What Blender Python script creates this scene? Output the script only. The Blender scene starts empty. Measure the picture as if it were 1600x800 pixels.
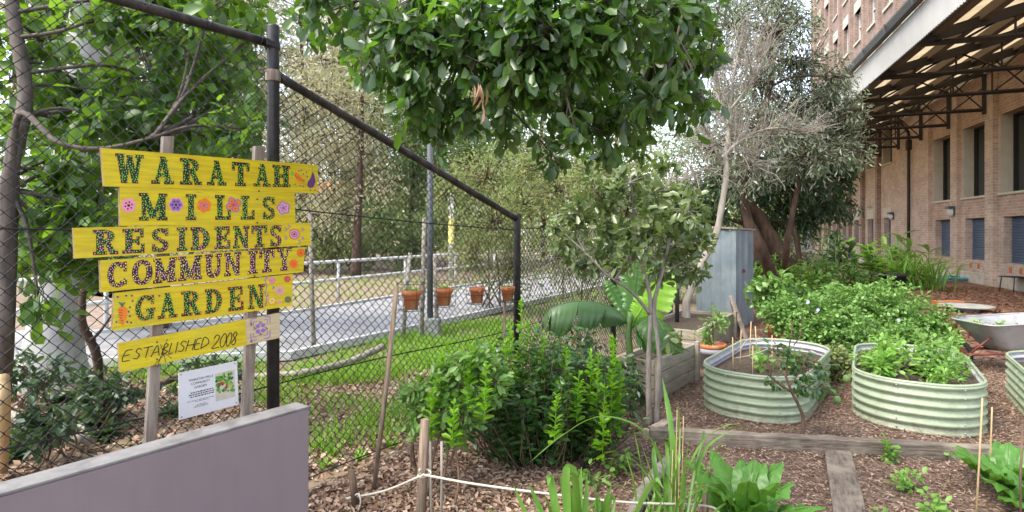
import bpy, math, random
import numpy as np
from mathutils import Vector, Matrix
rng = np.random.default_rng(11)
random.seed(5)
SC = bpy.context.scene
COL = SC.collection
R = math.radians

# ------------------------------------------------------------------ camera, sky, sun, exposure
F, EYE, HY = 900.0, 1.6, 363.0
cam_data = bpy.data.cameras.new('camera')
cam_data.sensor_width = 36.0
cam_data.lens = 36.0 * F / 1600.0
cam_data.shift_y = -(400.0 - HY) / 1600.0
cam_data.clip_start = 0.05
cam_data.clip_end = 2000
cam = bpy.data.objects.new('camera', cam_data)
cam.location = (0, 0, EYE)
cam.rotation_euler = (R(90), 0, 0)
COL.objects.link(cam)
SC.camera = cam

SUN_EL, SUN_AZ = R(52), R(240)      # azimuth clockwise from +Y (the view direction)
world = bpy.data.worlds.new('World')
SC.world = world
world.use_nodes = True
wn = world.node_tree
for n in list(wn.nodes): wn.nodes.remove(n)
sky = wn.nodes.new('ShaderNodeTexSky'); sky.sky_type = 'NISHITA'; sky.sun_disc = False
sky.sun_elevation = SUN_EL; sky.sun_rotation = SUN_AZ
sky.air_density = 1.0; sky.dust_density = 1.2; sky.ozone_density = 1.0
hsv = wn.nodes.new('ShaderNodeHueSaturation'); hsv.inputs['Saturation'].default_value = 0.5
bg = wn.nodes.new('ShaderNodeBackground'); bg.inputs['Strength'].default_value = 0.15
wo = wn.nodes.new('ShaderNodeOutputWorld')
wn.links.new(sky.outputs[0], hsv.inputs['Color']); wn.links.new(hsv.outputs[0], bg.inputs[0]); wn.links.new(bg.outputs[0], wo.inputs[0])

sun_data = bpy.data.lights.new('sun', 'SUN')
sun_data.energy = 1.5; sun_data.angle = R(32); sun_data.color = (1.0, 0.92, 0.79)
sun = bpy.data.objects.new('sun', sun_data)
sd = Vector((math.sin(SUN_AZ) * math.cos(SUN_EL), math.cos(SUN_AZ) * math.cos(SUN_EL), math.sin(SUN_EL)))
sun.rotation_euler = sd.to_track_quat('Z', 'Y').to_euler()
COL.objects.link(sun)

vs = SC.view_settings
vs.view_transform = 'Standard'; vs.look = 'None'; vs.gamma = 1.0; vs.use_curve_mapping = False
vs.exposure = 1.98
SC.render.engine = 'CYCLES'
cy = SC.cycles
cy.use_adaptive_sampling = True; cy.adaptive_threshold = 0.015
cy.max_bounces = 8; cy.diffuse_bounces = 5; cy.glossy_bounces = 3; cy.transmission_bounces = 5; cy.transparent_max_bounces = 8
cy.use_denoising = True
try: cy.denoiser = 'OPENIMAGEDENOISE'
except Exception: pass
cy.sample_clamp_indirect = 6.0
cy.caustics_reflective = False; cy.caustics_refractive = False

# ------------------------------------------------------------------ helpers: pixels of the photograph -> places
def P(x, y, d):  return np.array([(x - 800) / F * d, d, EYE - (y - HY) / F * d])
def G(x, y, z=0.0):
    d = F * (EYE - z) / (y - HY); return np.array([(x - 800) / F * d, d, z])
FU = np.array([.5796, .8149, 0.]); FN = np.array([.8149, -.5796, 0.])      # along the fence / towards the garden
F0 = np.array([-1.41, 3.40, 0.])
def fence(s, off=0., z=0.): return F0 + FU * s + FN * off + np.array([0, 0, z])
def fpx(x, y, off=0.):
    r = np.array([(x - 800) / F, 1., -(y - HY) / F]); b = F0 + FN * off
    o = np.array([0, 0, EYE]); t = ((b - o) @ FN) / (r @ FN); return o + r * t

# ------------------------------------------------------------------ helpers: meshes
class MB:
    def __init__(s): s.v = []; s.f = []; s.n = 0
    def add(s, V, Fs, mi=0, smooth=False):
        V = np.asarray(V, float).reshape(-1, 3); s.v.append(V)
        if isinstance(Fs, np.ndarray): s.f.append((Fs + s.n, mi, smooth))
        else:
            by = {}
            for q in Fs: by.setdefault(len(q), []).append(q)
            for k, q in by.items(): s.f.append((np.array(q, int) + s.n, mi, smooth))
        s.n += len(V); return s
    def build(s, name, mats, parent=None, bevel=0, **kw):
        V = np.concatenate(s.v) if s.v else np.zeros((0, 3))
        if parent is not None: V = to_local(parent, V)
        me = bpy.data.meshes.new(name)
        me.vertices.add(len(V)); me.vertices.foreach_set('co', V.astype(np.float32).ravel())
        L = np.concatenate([q[0].ravel() for q in s.f]); T = np.concatenate([np.full(len(q[0]), q[0].shape[1]) for q in s.f])
        me.loops.add(len(L)); me.loops.foreach_set('vertex_index', L.astype(np.int32))
        me.polygons.add(len(T)); st = np.concatenate([[0], np.cumsum(T)[:-1]])
        me.polygons.foreach_set('loop_start', st.astype(np.int32))
        me.polygons.foreach_set('material_index', np.concatenate([np.full(len(q[0]), q[1]) for q in s.f]).astype(np.int32))
        me.polygons.foreach_set('use_smooth', np.concatenate([np.full(len(q[0]), q[2]) for q in s.f]).astype(bool))
        me.update(calc_edges=True); me.validate()
        for m in (mats if isinstance(mats, (list, tuple)) else [mats]): me.materials.append(m)
        o = bpy.data.objects.new(name, me); COL.objects.link(o)
        if parent is not None: o.parent = parent
        if bevel:
            b = o.modifiers.new('bevel', 'BEVEL'); b.width = bevel; b.segments = 2; b.limit_method = 'ANGLE'; b.angle_limit = R(40)
        if kw: tag(o, **kw)
        return o
FR = {}
def to_local(o, V):
    while o.parent is not None: o = o.parent
    if o.name in FR:
        M = np.array(FR[o.name]); return (V - M[:3, 3]) @ M[:3, :3]
    return V
def tag(o, label=None, cat=None, group=None, kind=None):
    if label: o['label'] = label
    if cat: o['category'] = cat
    if group: o['group'] = group
    if kind: o['kind'] = kind
    return o
def thing(name, loc, label, cat, rz=0., group=None):
    o = bpy.data.objects.new(name, None); o.empty_display_size = .1
    o.location = tuple(loc); o.rotation_euler = (0, 0, rz); COL.objects.link(o)
    M = Matrix.Translation(Vector([float(q) for q in loc])) @ Matrix.Rotation(rz, 4, 'Z'); FR[o.name] = M
    return tag(o, label, cat, group)
def copy_tree(o, parent=None):
    c = o.copy(); COL.objects.link(c)
    if parent is not None: c.parent = parent
    for ch in [q for q in SC.objects if q.parent == o]: copy_tree(ch, c)
    return c

def nrm(a):
    a = np.asarray(a, float); return a / np.maximum(np.linalg.norm(a, axis=-1, keepdims=True), 1e-9)
BOXF = [(0, 3, 2, 1), (4, 5, 6, 7), (0, 1, 5, 4), (1, 2, 6, 5), (2, 3, 7, 6), (3, 0, 4, 7)]
def abox(mb, o, a, b, c, mi=0):            # corner o, edge vectors a b c (right handed)
    o, a, b, c = (np.asarray(q, float) for q in (o, a, b, c))
    mb.add([o, o + a, o + a + b, o + b, o + c, o + a + c, o + a + b + c, o + b + c], BOXF, mi)
def box(mb, x0, x1, y0, y1, z0, z1, mi=0): abox(mb, (x0, y0, z0), (x1 - x0, 0, 0), (0, y1 - y0, 0), (0, 0, z1 - z0), mi)
def prism(mb, poly, n, t, mi=0):           # polygon (counter clockwise seen from +n) extruded by -t*n
    poly = np.asarray(poly, float); k = len(poly); back = poly - np.asarray(n) * t
    fs = [tuple(range(k)), tuple(range(2 * k - 1, k - 1, -1))] + [(i, i + k, (i + 1) % k + k, (i + 1) % k) for i in range(k)]
    mb.add(np.vstack([poly, back]), fs, mi)
def frames(pts):
    pts = np.asarray(pts, float); t = np.gradient(pts, axis=0); t = nrm(t)
    u = np.cross(t[0], [0, 0, 1.]); 
    if np.linalg.norm(u) < .1: u = np.cross(t[0], [1., 0, 0])
    U = [nrm(u)]
    for i in range(1, len(pts)):
        q = U[-1] - t[i] * (U[-1] @ t[i]); U.append(nrm(q))
    U = np.array(U); return t, U, np.cross(t, U)
def tube(mb, pts, r, n=8, mi=0, cap=True, smooth=True, flat=1.0, rough=0.):
    pts = np.asarray(pts, float); k = len(pts); r = np.broadcast_to(np.asarray(r, float), (k,)).copy()
    t, U, W = frames(pts); a = np.arange(n) * 2 * math.pi / n
    rr = r[:, None] * (1 + (rough * rng.normal(size=(k, n)) if rough else 0))
    V = pts[:, None] + (U[:, None] * np.cos(a)[None, :, None] + W[:, None] * np.sin(a)[None, :, None] * flat) * rr[:, :, None]
    i = np.arange(k - 1)[:, None] * n; j = np.arange(n)[None]; j2 = (j + 1) % n
    Fq = np.stack([i + j, i + j2, i + n + j2, i + n + j], -1).reshape(-1, 4)
    base = mb.n; mb.add(V.reshape(-1, 3), Fq, mi, smooth)
    if cap:
        mb.f.append((np.array([tuple(range(base + n - 1, base - 1, -1)), tuple(range(base + (k - 1) * n, base + k * n))]), mi, False))
def curve(ctrl, n=12):                     # Catmull-Rom through control points
    c = np.asarray(ctrl, float); c = np.vstack([2 * c[0] - c[1], c, 2 * c[-1] - c[-2]]); out = []
    for i in range(1, len(c) - 2):
        for q in np.linspace(0, 1, n, endpoint=False):
            a, b, d, e = c[i - 1:i + 3]
            out.append(.5 * (2 * b + (d - a) * q + (2 * a - 5 * b + 4 * d - e) * q * q + (3 * b - a - 3 * d + e) * q ** 3))
    out.append(c[-2]); return np.array(out)
def lathe(mb, prof, c, n=24, mi=0, smooth=True, sx=1, sy=1):
    prof = np.asarray(prof, float); k = len(prof); a = np.arange(n) * 2 * math.pi / n
    V = np.stack([prof[:, None, 0] * np.cos(a) * sx + c[0], prof[:, None, 0] * np.sin(a) * sy + c[1], np.broadcast_to(prof[:, None, 1] + c[2], (k, n))], -1)
    i = np.arange(k - 1)[:, None] * n; j = np.arange(n)[None]; j2 = (j + 1) % n
    mb.add(V.reshape(-1, 3), np.stack([i + j, i + j2, i + n + j2, i + n + j], -1).reshape(-1, 4), mi, smooth)
def ribbon(mb, pts, w, up=None, fold=.25, mi=0, smooth=True):   # strap leaf: three vertices across
    pts = np.asarray(pts, float); k = len(pts); w = np.broadcast_to(np.asarray(w, float), (k,)); t = nrm(np.gradient(pts, axis=0))
    if up is None:
        s = np.cross(t, [0, 0, 1.]); bad = np.linalg.norm(s, axis=1) < .15; s[bad] = np.cross(t[bad], [.3, 1, 0]); s = nrm(s)
        for i in range(1, k):
            if s[i] @ s[i - 1] < 0: s[i] *= -1
    else: s = nrm(np.cross(t, np.broadcast_to(np.asarray(up, float), (k, 3))))
    n = np.cross(s, t); V = np.stack([pts - s * w[:, None] / 2 + n * w[:, None] * fold, pts, pts + s * w[:, None] / 2 + n * w[:, None] * fold], 1)
    i = np.arange(k - 1)[:, None] * 3; j = np.array([[0, 1]])
    mb.add(V.reshape(-1, 3), np.stack([i + j, i + j + 1, i + j + 4, i + j + 3], -1).reshape(-1, 4), mi, smooth)
def leaves(mb, Pn, D, N, L, W, tmpl='fine', droop=.25, wide=.55, mi=0):
    Pn = np.asarray(Pn, float); k = len(Pn)
    if k == 0: return
    D = nrm(D); S = nrm(np.cross(D, N)); N = np.cross(S, D)
    L = np.broadcast_to(np.asarray(L, float), (k,))[:, None]; W = np.broadcast_to(np.asarray(W, float), (k,))[:, None]
    droop = droop * rng.uniform(.2, 1.9, (k, 1))
    def pt(u, v, w): return Pn + D * L * u + S * W * v + N * L * w
    if tmpl == 'simple':
        V = np.stack([pt(0, 0, 0), pt(wide, -.5, .03 - droop * .25), pt(1, 0, -droop), pt(wide, .5, .03 - droop * .25)], 1)
        b = np.arange(k)[:, None] * 4
        mb.add(V.reshape(-1, 3), np.concatenate([b + np.array([[0, 1, 2]]), b + np.array([[0, 2, 3]])]), mi, False); return
    d = lambda u: -droop * u * u
    h1, h2 = (.42, .5) if wide > .5 else (.5, .42)
    u1, u2 = wide - .22, wide + .2
    wav = rng.uniform(-.05, .09, (k, 1))
    V = np.stack([pt(0, 0, 0), pt(u1, -h1, d(u1) + .06 + wav), pt(u1, 0, d(u1)), pt(u1, h1, d(u1) + .06),
                  pt(u2, -h2, d(u2) + .05), pt(u2, 0, d(u2) - .02), pt(u2, h2, d(u2) + .05 + wav), pt(1, 0, d(1))], 1)
    b = np.arange(k)[:, None] * 8; base = mb.n
    mb.add(V.reshape(-1, 3), np.concatenate([b + np.array([[q]]).reshape(1, 3) for q in ((0, 2, 1), (0, 3, 2), (4, 5, 7), (5, 6, 7))]), mi, True)
    mb.f.append((np.concatenate([b + np.array([q]) for q in ((1, 2, 5, 4), (2, 3, 6, 5))]) + base, mi, True))
def rdir(k): return nrm(rng.normal(size=(k, 3)))

# ------------------------------------------------------------------ helpers: materials
MATS = {}
def new_mat(name):
    m = bpy.data.materials.new(name); m.use_nodes = True; nt = m.node_tree
    bs = nt.nodes['Principled BSDF']; MATS[name] = m; return m, nt, bs
def nd(nt, t, **kw):
    n = nt.nodes.new('ShaderNode' + t)
    for k, v in kw.items():
        if k in n.inputs: n.inputs[k].default_value = v
        else: setattr(n, k, v)
    return n
def ramp(nt, fac, stops, interp='LINEAR'):
    r = nd(nt, 'ValToRGB'); r.color_ramp.interpolation = interp; e = r.color_ramp.elements
    while len(e) < len(stops): e.new(.5)
    for q, (p, c) in zip(e, stops): q.position = p; q.color = tuple(c) + (1,)
    nt.links.new(fac, r.inputs[0]); return r.outputs[0]
def coords(nt, scale=(1, 1, 1), rot=(0, 0, 0)):
    tc = nd(nt, 'TexCoord'); mp = nd(nt, 'Mapping'); mp.inputs['Scale'].default_value = scale; mp.inputs['Rotation'].default_value = rot
    nt.links.new(tc.outputs['Object'], mp.inputs[0]); return mp.outputs[0]
def noise(nt, vec, scale, detail=6, rough=.6, dist=0):
    n = nd(nt, 'TexNoise', Scale=scale, Detail=detail, Roughness=rough, Distortion=dist); nt.links.new(vec, n.inputs['Vector']); return n.outputs['Fac']
def bump(nt, bs, h, strength=.3, dist=.01):
    b = nd(nt, 'Bump', Strength=strength, Distance=dist); nt.links.new(h, b.inputs['Height']); nt.links.new(b.outputs[0], bs.inputs['Normal'])
def mixc(nt, f, a, b, mode='MIX'):
    m = nd(nt, 'Mix'); m.data_type = 'RGBA'; m.blend_type = mode
    for i, q in ((0, f), (6, a), (7, b)):
        if isinstance(q, (int, float)): m.inputs[i].default_value = q
        elif isinstance(q, tuple): m.inputs[i].default_value = q + (1,)
        else: nt.links.new(q, m.inputs[i])
    return m.outputs[2]
def surf(name, c1, c2, scale=6, rough=.7, bp=.2, stretch=(1, 1, 1), metal=0., c3=None, detail=7, bd=.01, spec=.4, s2=None):
    m, nt, bs = new_mat(name); v = coords(nt, stretch); f = noise(nt, v, scale, detail, .62)
    st = [(.3, c1), (.7, c2)] if c3 is None else [(.28, c1), (.52, c2), (.72, c3)]
    c = ramp(nt, f, st)
    if s2:
        f2 = noise(nt, coords(nt), s2[0], 4, .6); c = mixc(nt, ramp(nt, f2, [(.45, (0, 0, 0)), (.7, (1, 1, 1))]), c, s2[1])
    nt.links.new(c, bs.inputs['Base Color']); bs.inputs['Roughness'].default_value = rough; bs.inputs['Metallic'].default_value = metal
    bs.inputs['Specular IOR Level'].default_value = spec
    if bp: bump(nt, bs, f, bp, bd)
    return m
def leafmat(name, cols, trans=(.25, .45, .05), tw=.35, rough=.42, spec=.5):
    m, nt, bs = new_mat(name); g = nd(nt, 'NewGeometry'); c = ramp(nt, g.outputs['Random Per Island'], [(i / max(1, len(cols) - 1), q) for i, q in enumerate(cols)])
    v = coords(nt); f = noise(nt, v, 45, 3); c = mixc(nt, .25, c, ramp(nt, f, [(.3, (.4, .4, .4)), (.7, (1, 1, 1))]), 'MULTIPLY')
    nt.links.new(c, bs.inputs['Base Color']); bs.inputs['Roughness'].default_value = rough; bs.inputs['Specular IOR Level'].default_value = spec
    t = nd(nt, 'BsdfTranslucent'); tc = mixc(nt, .6, c, trans); nt.links.new(tc, t.inputs[0])
    mx = nd(nt, 'MixShader'); mx.inputs[0].default_value = tw; out = nt.nodes['Material Output']
    nt.links.new(bs.outputs[0], mx.inputs[1]); nt.links.new(t.outputs[0], mx.inputs[2]); nt.links.new(mx.outputs[0], out.inputs[0]); return m
def island(name, cols, rough=.85, spec=.2):
    m, nt, bs = new_mat(name); g = nd(nt, 'NewGeometry'); c = ramp(nt, g.outputs['Random Per Island'], [(i / max(1, len(cols) - 1), q) for i, q in enumerate(cols)])
    nt.links.new(c, bs.inputs['Base Color']); bs.inputs['Roughness'].default_value = rough; bs.inputs['Specular IOR Level'].default_value = spec; return m
def plain(name, c, rough=.6, metal=0., spec=.4, var=.12, scale=30):
    a = tuple(q * (1 - var) for q in c); b = tuple(min(1, q * (1 + var)) for q in c)
    return surf(name, a, b, scale, rough, .05, metal=metal, spec=spec)
def brick(name, c1, c2, mortar, scale=1., dirt=None):
    m, nt, bs = new_mat(name); tc = nd(nt, 'TexCoord'); sp = nd(nt, 'SeparateXYZ'); nt.links.new(tc.outputs['Object'], sp.inputs[0])
    ad = nd(nt, 'Math', operation='ADD'); nt.links.new(sp.outputs[0], ad.inputs[0]); nt.links.new(sp.outputs[1], ad.inputs[1])
    cb = nd(nt, 'CombineXYZ'); nt.links.new(ad.outputs[0], cb.inputs[0]); nt.links.new(sp.outputs[2], cb.inputs[1])
    b = nd(nt, 'TexBrick', Scale=scale); b.inputs['Color1'].default_value = c1 + (1,); b.inputs['Color2'].default_value = c2 + (1,); b.inputs['Mortar'].default_value = mortar + (1,)
    b.inputs['Mortar Size'].default_value = .011; b.inputs['Brick Width'].default_value = .24; b.inputs['Row Height'].default_value = .086; b.inputs['Bias'].default_value = -.1
    nt.links.new(cb.outputs[0], b.inputs['Vector'])
    f = noise(nt, tc.outputs['Object'], 1.3, 6, .65); c = mixc(nt, .8, b.outputs['Color'], ramp(nt, f, [(.3, (.62, .6, .58)), (.7, (1.1, 1.05, 1.))]), 'MULTIPLY')
    f2 = noise(nt, tc.outputs['Object'], 9, 5, .6); c = mixc(nt, .5, c, ramp(nt, f2, [(.3, (.65, .6, .6)), (.7, (1.15, 1.1, 1.05))]), 'MULTIPLY')
    nt.links.new(c, bs.inputs['Base Color']); bs.inputs['Roughness'].default_value = .85; bump(nt, bs, b.outputs['Fac'], -.4, .01); return m

M = {}
M['bark_dark'] = surf('bark dark', (.035, .028, .024), (.13, .105, .09), 14, .9, .6, (1, 1, .25))
M['bark_brown'] = surf('bark brown', (.05, .03, .02), (.19, .12, .08), 12, .9, .6, (1, 1, .3))
M['bark_red'] = surf('bark red', (.03, .018, .013), (.115, .068, .045), 9, .9, .5, (1, 1, .3))
M['bark_grey'] = surf('bark grey', (.13, .11, .095), (.3, .265, .23), 18, .85, .4, (1, 1, .35))
M['bark_white'] = surf('bark white', (.26, .26, .25), (.42, .42, .4), 5, .85, .3, (1, 1, .3), s2=(2.2, (.2, .19, .17)))
M['bark_pale'] = surf('bark pale', (.18, .155, .125), (.36, .32, .265), 16, .85, .35, (1, 1, .3))
M['stem_green'] = plain('stem green', (.1, .17, .05), .6)
M['timber_grey'] = surf('weathered timber', (.16, .125, .10), (.40, .34, .285), 5, .85, .5, (9, 9, 1.0), s2=(3, (.17, .12, .09)))
M['stake'] = surf('stake timber', (.13, .085, .06), (.36, .27, .2), 5, .85, .4, (12, 12, 1.2))
M['timber_flat'] = surf('old sleeper', (.06, .048, .04), (.22, .175, .135), 7, .9, .6, (1, 7, 7), s2=(4, (.30, .25, .19)), bd=.02)
M['planter_wood'] = surf('planter timber', (.22, .18, .14), (.42, .36, .29), 6, .85, .35, (1, 1, 6), s2=(2, (.2, .2, .13)))
M['black'] = surf('black coated steel', (.012, .011, .012), (.035, .033, .034), 20, .45, .1)
M['wire'] = plain('black wire', (.012, .012, .013), .5)
M['rail_black'] = surf('bituminous rail', (.01, .01, .01), (.045, .038, .035), 25, .55, .5, s2=(12, (.09, .07, .06)))
M['yellow'] = surf('yellow paint', (.60, .44, .008), (.82, .64, .015), 5, .55, .25, (1.2, 9, 14), s2=(5, (.70, .60, .03)), bd=.004)
m, nt, bs = new_mat('worn yellow paint'); v = coords(nt, (1.2, 9, 14)); f = noise(nt, v, 5, 8, .62); c = ramp(nt, f, [(.28, (.50, .37, .006)), (.5, (.66, .51, .008)), (.72, (.78, .63, .014))])
f2 = noise(nt, coords(nt), 7, 6, .7); c = mixc(nt, ramp(nt, f2, [(.5, (0, 0, 0)), (.75, (.6, .6, .6))]), c, (.56, .47, .05))
f3 = noise(nt, coords(nt, (2, 18, 40)), 4, 7, .7, .4); c = mixc(nt, ramp(nt, f3, [(.63, (0, 0, 0)), (.69, (.85, .85, .85))]), c, (.27, .2, .07))
f4 = noise(nt, coords(nt), 60, 4, .6); c = mixc(nt, ramp(nt, f4, [(.68, (0, 0, 0)), (.74, (.7, .7, .7))]), c, (.2, .15, .08))
nt.links.new(c, bs.inputs['Base Color']); bs.inputs['Roughness'].default_value = .6; bump(nt, bs, f, .35, .003); M['yellow'] = m
M['cream'] = surf('bare cream timber', (.5, .38, .22), (.68, .56, .36), 6, .7, .2, (1.2, 9, 14))
M['board_edge'] = surf('board edge', (.18, .11, .05), (.4, .28, .12), 8, .85, .3)
for k, c in dict(ink=(.012, .012, .014), dotgreen=(.25, .6, .05), dotpink=(.75, .35, .5), dotyel=(.85, .75, .25), redline=(.3, .03, .02), orange=(.85, .22, .02), orangered=(.7, .08, .02), purple=(.13, .04, .2), violet=(.3, .15, .5), pink=(.85, .3, .45), lime=(.3, .65, .1), teal=(.05, .2, .12), tan=(.75, .45, .25)).items():
    M[k] = plain('paint ' + k, c, .45, var=.06)
M['wall_front'] = surf('lilac render', (.22, .176, .19), (.25, .202, .216), 2.5, .85, .12, s2=(1.2, (.21, .168, .182)), bd=.003)
nt = M['wall_front'].node_tree; bs = nt.nodes['Principled BSDF']; src = bs.inputs['Base Color'].links[0].from_socket
f2 = noise(nt, coords(nt, (9, 9, .9)), 1.6, 6, .65); c = mixc(nt, ramp(nt, f2, [(.5, (0, 0, 0)), (.8, (.22, .22, .22))]), src, (.15, .12, .127)); f3 = noise(nt, coords(nt), 55, 4, .6); c = mixc(nt, ramp(nt, f3, [(.64, (0, 0, 0)), (.75, (.35, .35, .35))]), c, (.27, .23, .24)); nt.links.new(c, bs.inputs['Base Color'])
M['wall_top'] = surf('grey coping', (.165, .158, .155), (.24, .23, .225), 14, .8, .2, s2=(8, (.115, .105, .10)))
M['terracotta'] = surf('terracotta', (.36, .1, .035), (.52, .17, .06), 7, .8, .1, s2=(14, (.42, .25, .15)))
M['soil'] = surf('soil', (.025, .017, .012), (.12, .085, .06), 30, .95, .8, bd=.02)
M['green_steel'] = surf('pale green steel', (.27, .32, .215), (.325, .38, .26), 3, .38, .03, spec=.5, s2=(14, (.25, .29, .195)))
nt = M['green_steel'].node_tree; bs = nt.nodes['Principled BSDF']; src = bs.inputs['Base Color'].links[0].from_socket
tc = nd(nt, 'TexCoord'); sp = nd(nt, 'SeparateXYZ'); nt.links.new(tc.outputs['Object'], sp.inputs[0]); mr = nd(nt, 'MapRange'); mr.inputs[1].default_value = .0; mr.inputs[2].default_value = .16; mr.inputs[3].default_value = .30; mr.inputs[4].default_value = -.12; nt.links.new(sp.outputs[2], mr.inputs[0])
ad = nd(nt, 'Math', operation='ADD'); nt.links.new(mr.outputs[0], ad.inputs[0]); nt.links.new(noise(nt, tc.outputs['Object'], 22, 6, .7), ad.inputs[1]); c = mixc(nt, ramp(nt, ad.outputs[0], [(.55, (0, 0, 0)), (.85, (.75, .75, .75))]), src, (.17, .12, .085))
c = mixc(nt, ramp(nt, noise(nt, tc.outputs['Object'], 3.5, 6, .7), [(.5, (0, 0, 0)), (.75, (.45, .45, .45))]), c, (.2, .235, .16)); nt.links.new(c, bs.inputs['Base Color'])
M['grey_steel'] = surf('grey steel lining', (.4, .39, .44), (.5, .49, .54), 4, .45, .03, s2=(9, (.36, .34, .36)))
M['galv'] = surf('galvanised', (.28, .28, .28), (.47, .46, .45), 8, .42, .08, metal=.35, s2=(4, (.33, .3, .28)))
M['shed_blue'] = surf('blue grey sheet', (.13, .165, .19), (.2, .245, .275), 3, .5, .06, (1, 1, .4), s2=(2.5, (.24, .265, .275)))
M['rust'] = surf('rusty steel', (.08, .025, .018), (.22, .06, .04), 12, .8, .3)
M['rubber'] = plain('rubber', (.02, .02, .02), .8)
M['white_paint'] = surf('white paint', (.44, .445, .44), (.58, .585, .58), 9, .6, .1)
M['paving'] = surf('pale concrete', (.25, .245, .25), (.34, .335, .345), 6, .85, .2, s2=(2.2, (.185, .18, .175)))
M['concrete'] = surf('grey concrete', (.22, .22, .2), (.4, .4, .38), 7, .9, .3)
M['steel_grey'] = plain('grey steel', (.08, .085, .095), .5)
M['rope'] = surf('rope', (.42, .38, .31), (.66, .62, .54), 120, .9, .6)
M['bamboo'] = surf('cane', (.36, .25, .12), (.54, .40, .22), 20, .6, .1, (1, 1, .3))
M['fascia'] = surf('pale fascia', (.40, .38, .36), (.47, .455, .435), 2, .7, .06)
M['gutter'] = plain('dark gutter', (.06, .055, .05), .5)
M['truss'] = plain('dark truss steel', (.022, .018, .017), .6)
M['cream_wall'] = surf('cream render', (.44, .40, .33), (.54, .5, .42), 3, .8, .08)
M['shutter'] = surf('dark blue shutter', (.05, .075, .125), (.08, .115, .175), 3, .45, .05)
M['glass_dark'] = plain('dark glass', (.02, .025, .025), .06, spec=.6, var=.3, scale=2)
M['brick_pale'] = brick('pale brick', (.46, .345, .28), (.58, .46, .39), (.56, .49, .44))
M['brick_pink'] = brick('pink brick', (.38, .245, .19), (.51, .37, .3), (.52, .45, .39))
M['brick_red'] = brick('red brick', (.21, .13, .105), (.31, .21, .175), (.35, .31, .28))
M['brick_orange'] = plain('orange terracotta vent', (.5, .13, .05), .8)
M['wash_white'] = surf('whitewashed base', (.36, .31, .26), (.55, .49, .42), 5, .9, .2)
M['hose'] = plain('blue hose', (.12, .36, .42), .5)
M['grey_lilac'] = surf('grey lilac wall', (.24, .22, .25), (.3, .28, .31), 3, .85, .1)
m, nt, bs = new_mat('translucent roof sheet')      # lets daylight through
v = coords(nt, (1, 1, 1)); f = noise(nt, v, 2.2, 6, .6); c = ramp(nt, f, [(.3, (.31, .23, .13)), (.7, (.44, .36, .23))])
nt.links.new(c, bs.inputs['Base Color']); t_ = nd(nt, 'BsdfTranslucent'); nt.links.new(c, t_.inputs[0]); mx = nd(nt, 'MixShader'); mx.inputs[0].default_value = .78
nt.links.new(bs.outputs[0], mx.inputs[1]); nt.links.new(t_.outputs[0], mx.inputs[2]); nt.links.new(mx.outputs[0], nt.nodes['Material Output'].inputs[0]); M['roof_sheet'] = m
M['roof_dark'] = plain('dark roof lining', (.13, .1, .075), .8)

M['lf_canopy'] = leafmat('glossy canopy leaf', [(.013, .034, .009), (.028, .066, .015), (.05, .11, .028), (.09, .145, .055), (.06, .13, .02)], (.3, .65, .03), .3, .34, .7)
M['lf_fig'] = leafmat('fig leaf', [(.02, .055, .01), (.04, .11, .015), (.085, .19, .025), (.035, .08, .02)], (.4, .7, .04), .38, .4)
M['lf_shade'] = leafmat('shade tree leaf', [(.025, .06, .018), (.045, .1, .025), (.08, .15, .04)], (.3, .55, .06), .32, .38)
M['lf_bay'] = leafmat('bay leaf', [(.08, .125, .04), (.14, .19, .06), (.21, .27, .11), (.1, .15, .05)], (.25, .4, .05), .3, .32, .7)
M['lf_shrub'] = leafmat('dark shrub leaf', [(.022, .06, .017), (.045, .11, .028), (.08, .17, .045), (.03, .08, .02)], (.2, .45, .04), .25, .28, .8)
M['lf_shoot'] = leafmat('young shoot leaf', [(.16, .36, .02), (.25, .5, .03), (.2, .42, .04)], (.4, .7, .03), .45, .4)
M['lf_gum'] = leafmat('gum leaf', [(.30, .31, .2), (.40, .39, .27), (.47, .44, .33), (.33, .37, .24)], (.6, .55, .25), .5, .55, .3)  # olive leaf, paled so the colour carries the haze over distant trees
M['lf_gumgreen'] = leafmat('green gum leaf', [(.18, .27, .1), (.24, .34, .14), (.32, .40, .2)], (.45, .6, .18), .48, .5, .3)
M['lf_silver'] = leafmat('silvery leaf', [(.12, .16, .085), (.2, .24, .145), (.29, .32, .22), (.09, .14, .06)], (.25, .32, .15), .25, .36, .7)
M['lf_dark'] = leafmat('dark evergreen leaf', [(.02, .05, .02), (.04, .085, .035), (.06, .11, .045)], (.2, .35, .08), .25, .35, .6)
M['lf_thicket'] = leafmat('thicket leaf', [(.16, .19, .07), (.23, .29, .1), (.32, .36, .16), (.22, .25, .13)], (.5, .6, .16), .42, .5, .3)
M['lf_bush'] = leafmat('fresh bush leaf', [(.08, .18, .03), (.15, .29, .06), (.25, .40, .12), (.11, .24, .05)], (.3, .55, .06), .35, .42, .5)
M['lf_herb'] = leafmat('herb leaf', [(.12, .28, .04), (.2, .4, .06), (.28, .48, .12)], (.4, .65, .08), .4, .45)
M['lf_strap'] = leafmat('strap leaf', [(.08, .19, .03), (.13, .29, .045), (.2, .36, .08)], (.35, .6, .06), .35, .4)
M['lf_grass'] = leafmat('grass blade', [(.12, .3, .02), (.2, .42, .03), (.3, .5, .05), (.3, .36, .1)], (.4, .7, .04), .4, .5)
M['lf_banana'] = leafmat('banana leaf', [(.05, .15, .03), (.08, .2, .04)], (.35, .6, .04), .4, .35, .6)
M['lf_banana_old'] = leafmat('dull banana leaf', [(.06, .13, .045), (.09, .175, .06)], (.2, .35, .06), .2, .4, .6)
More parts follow.
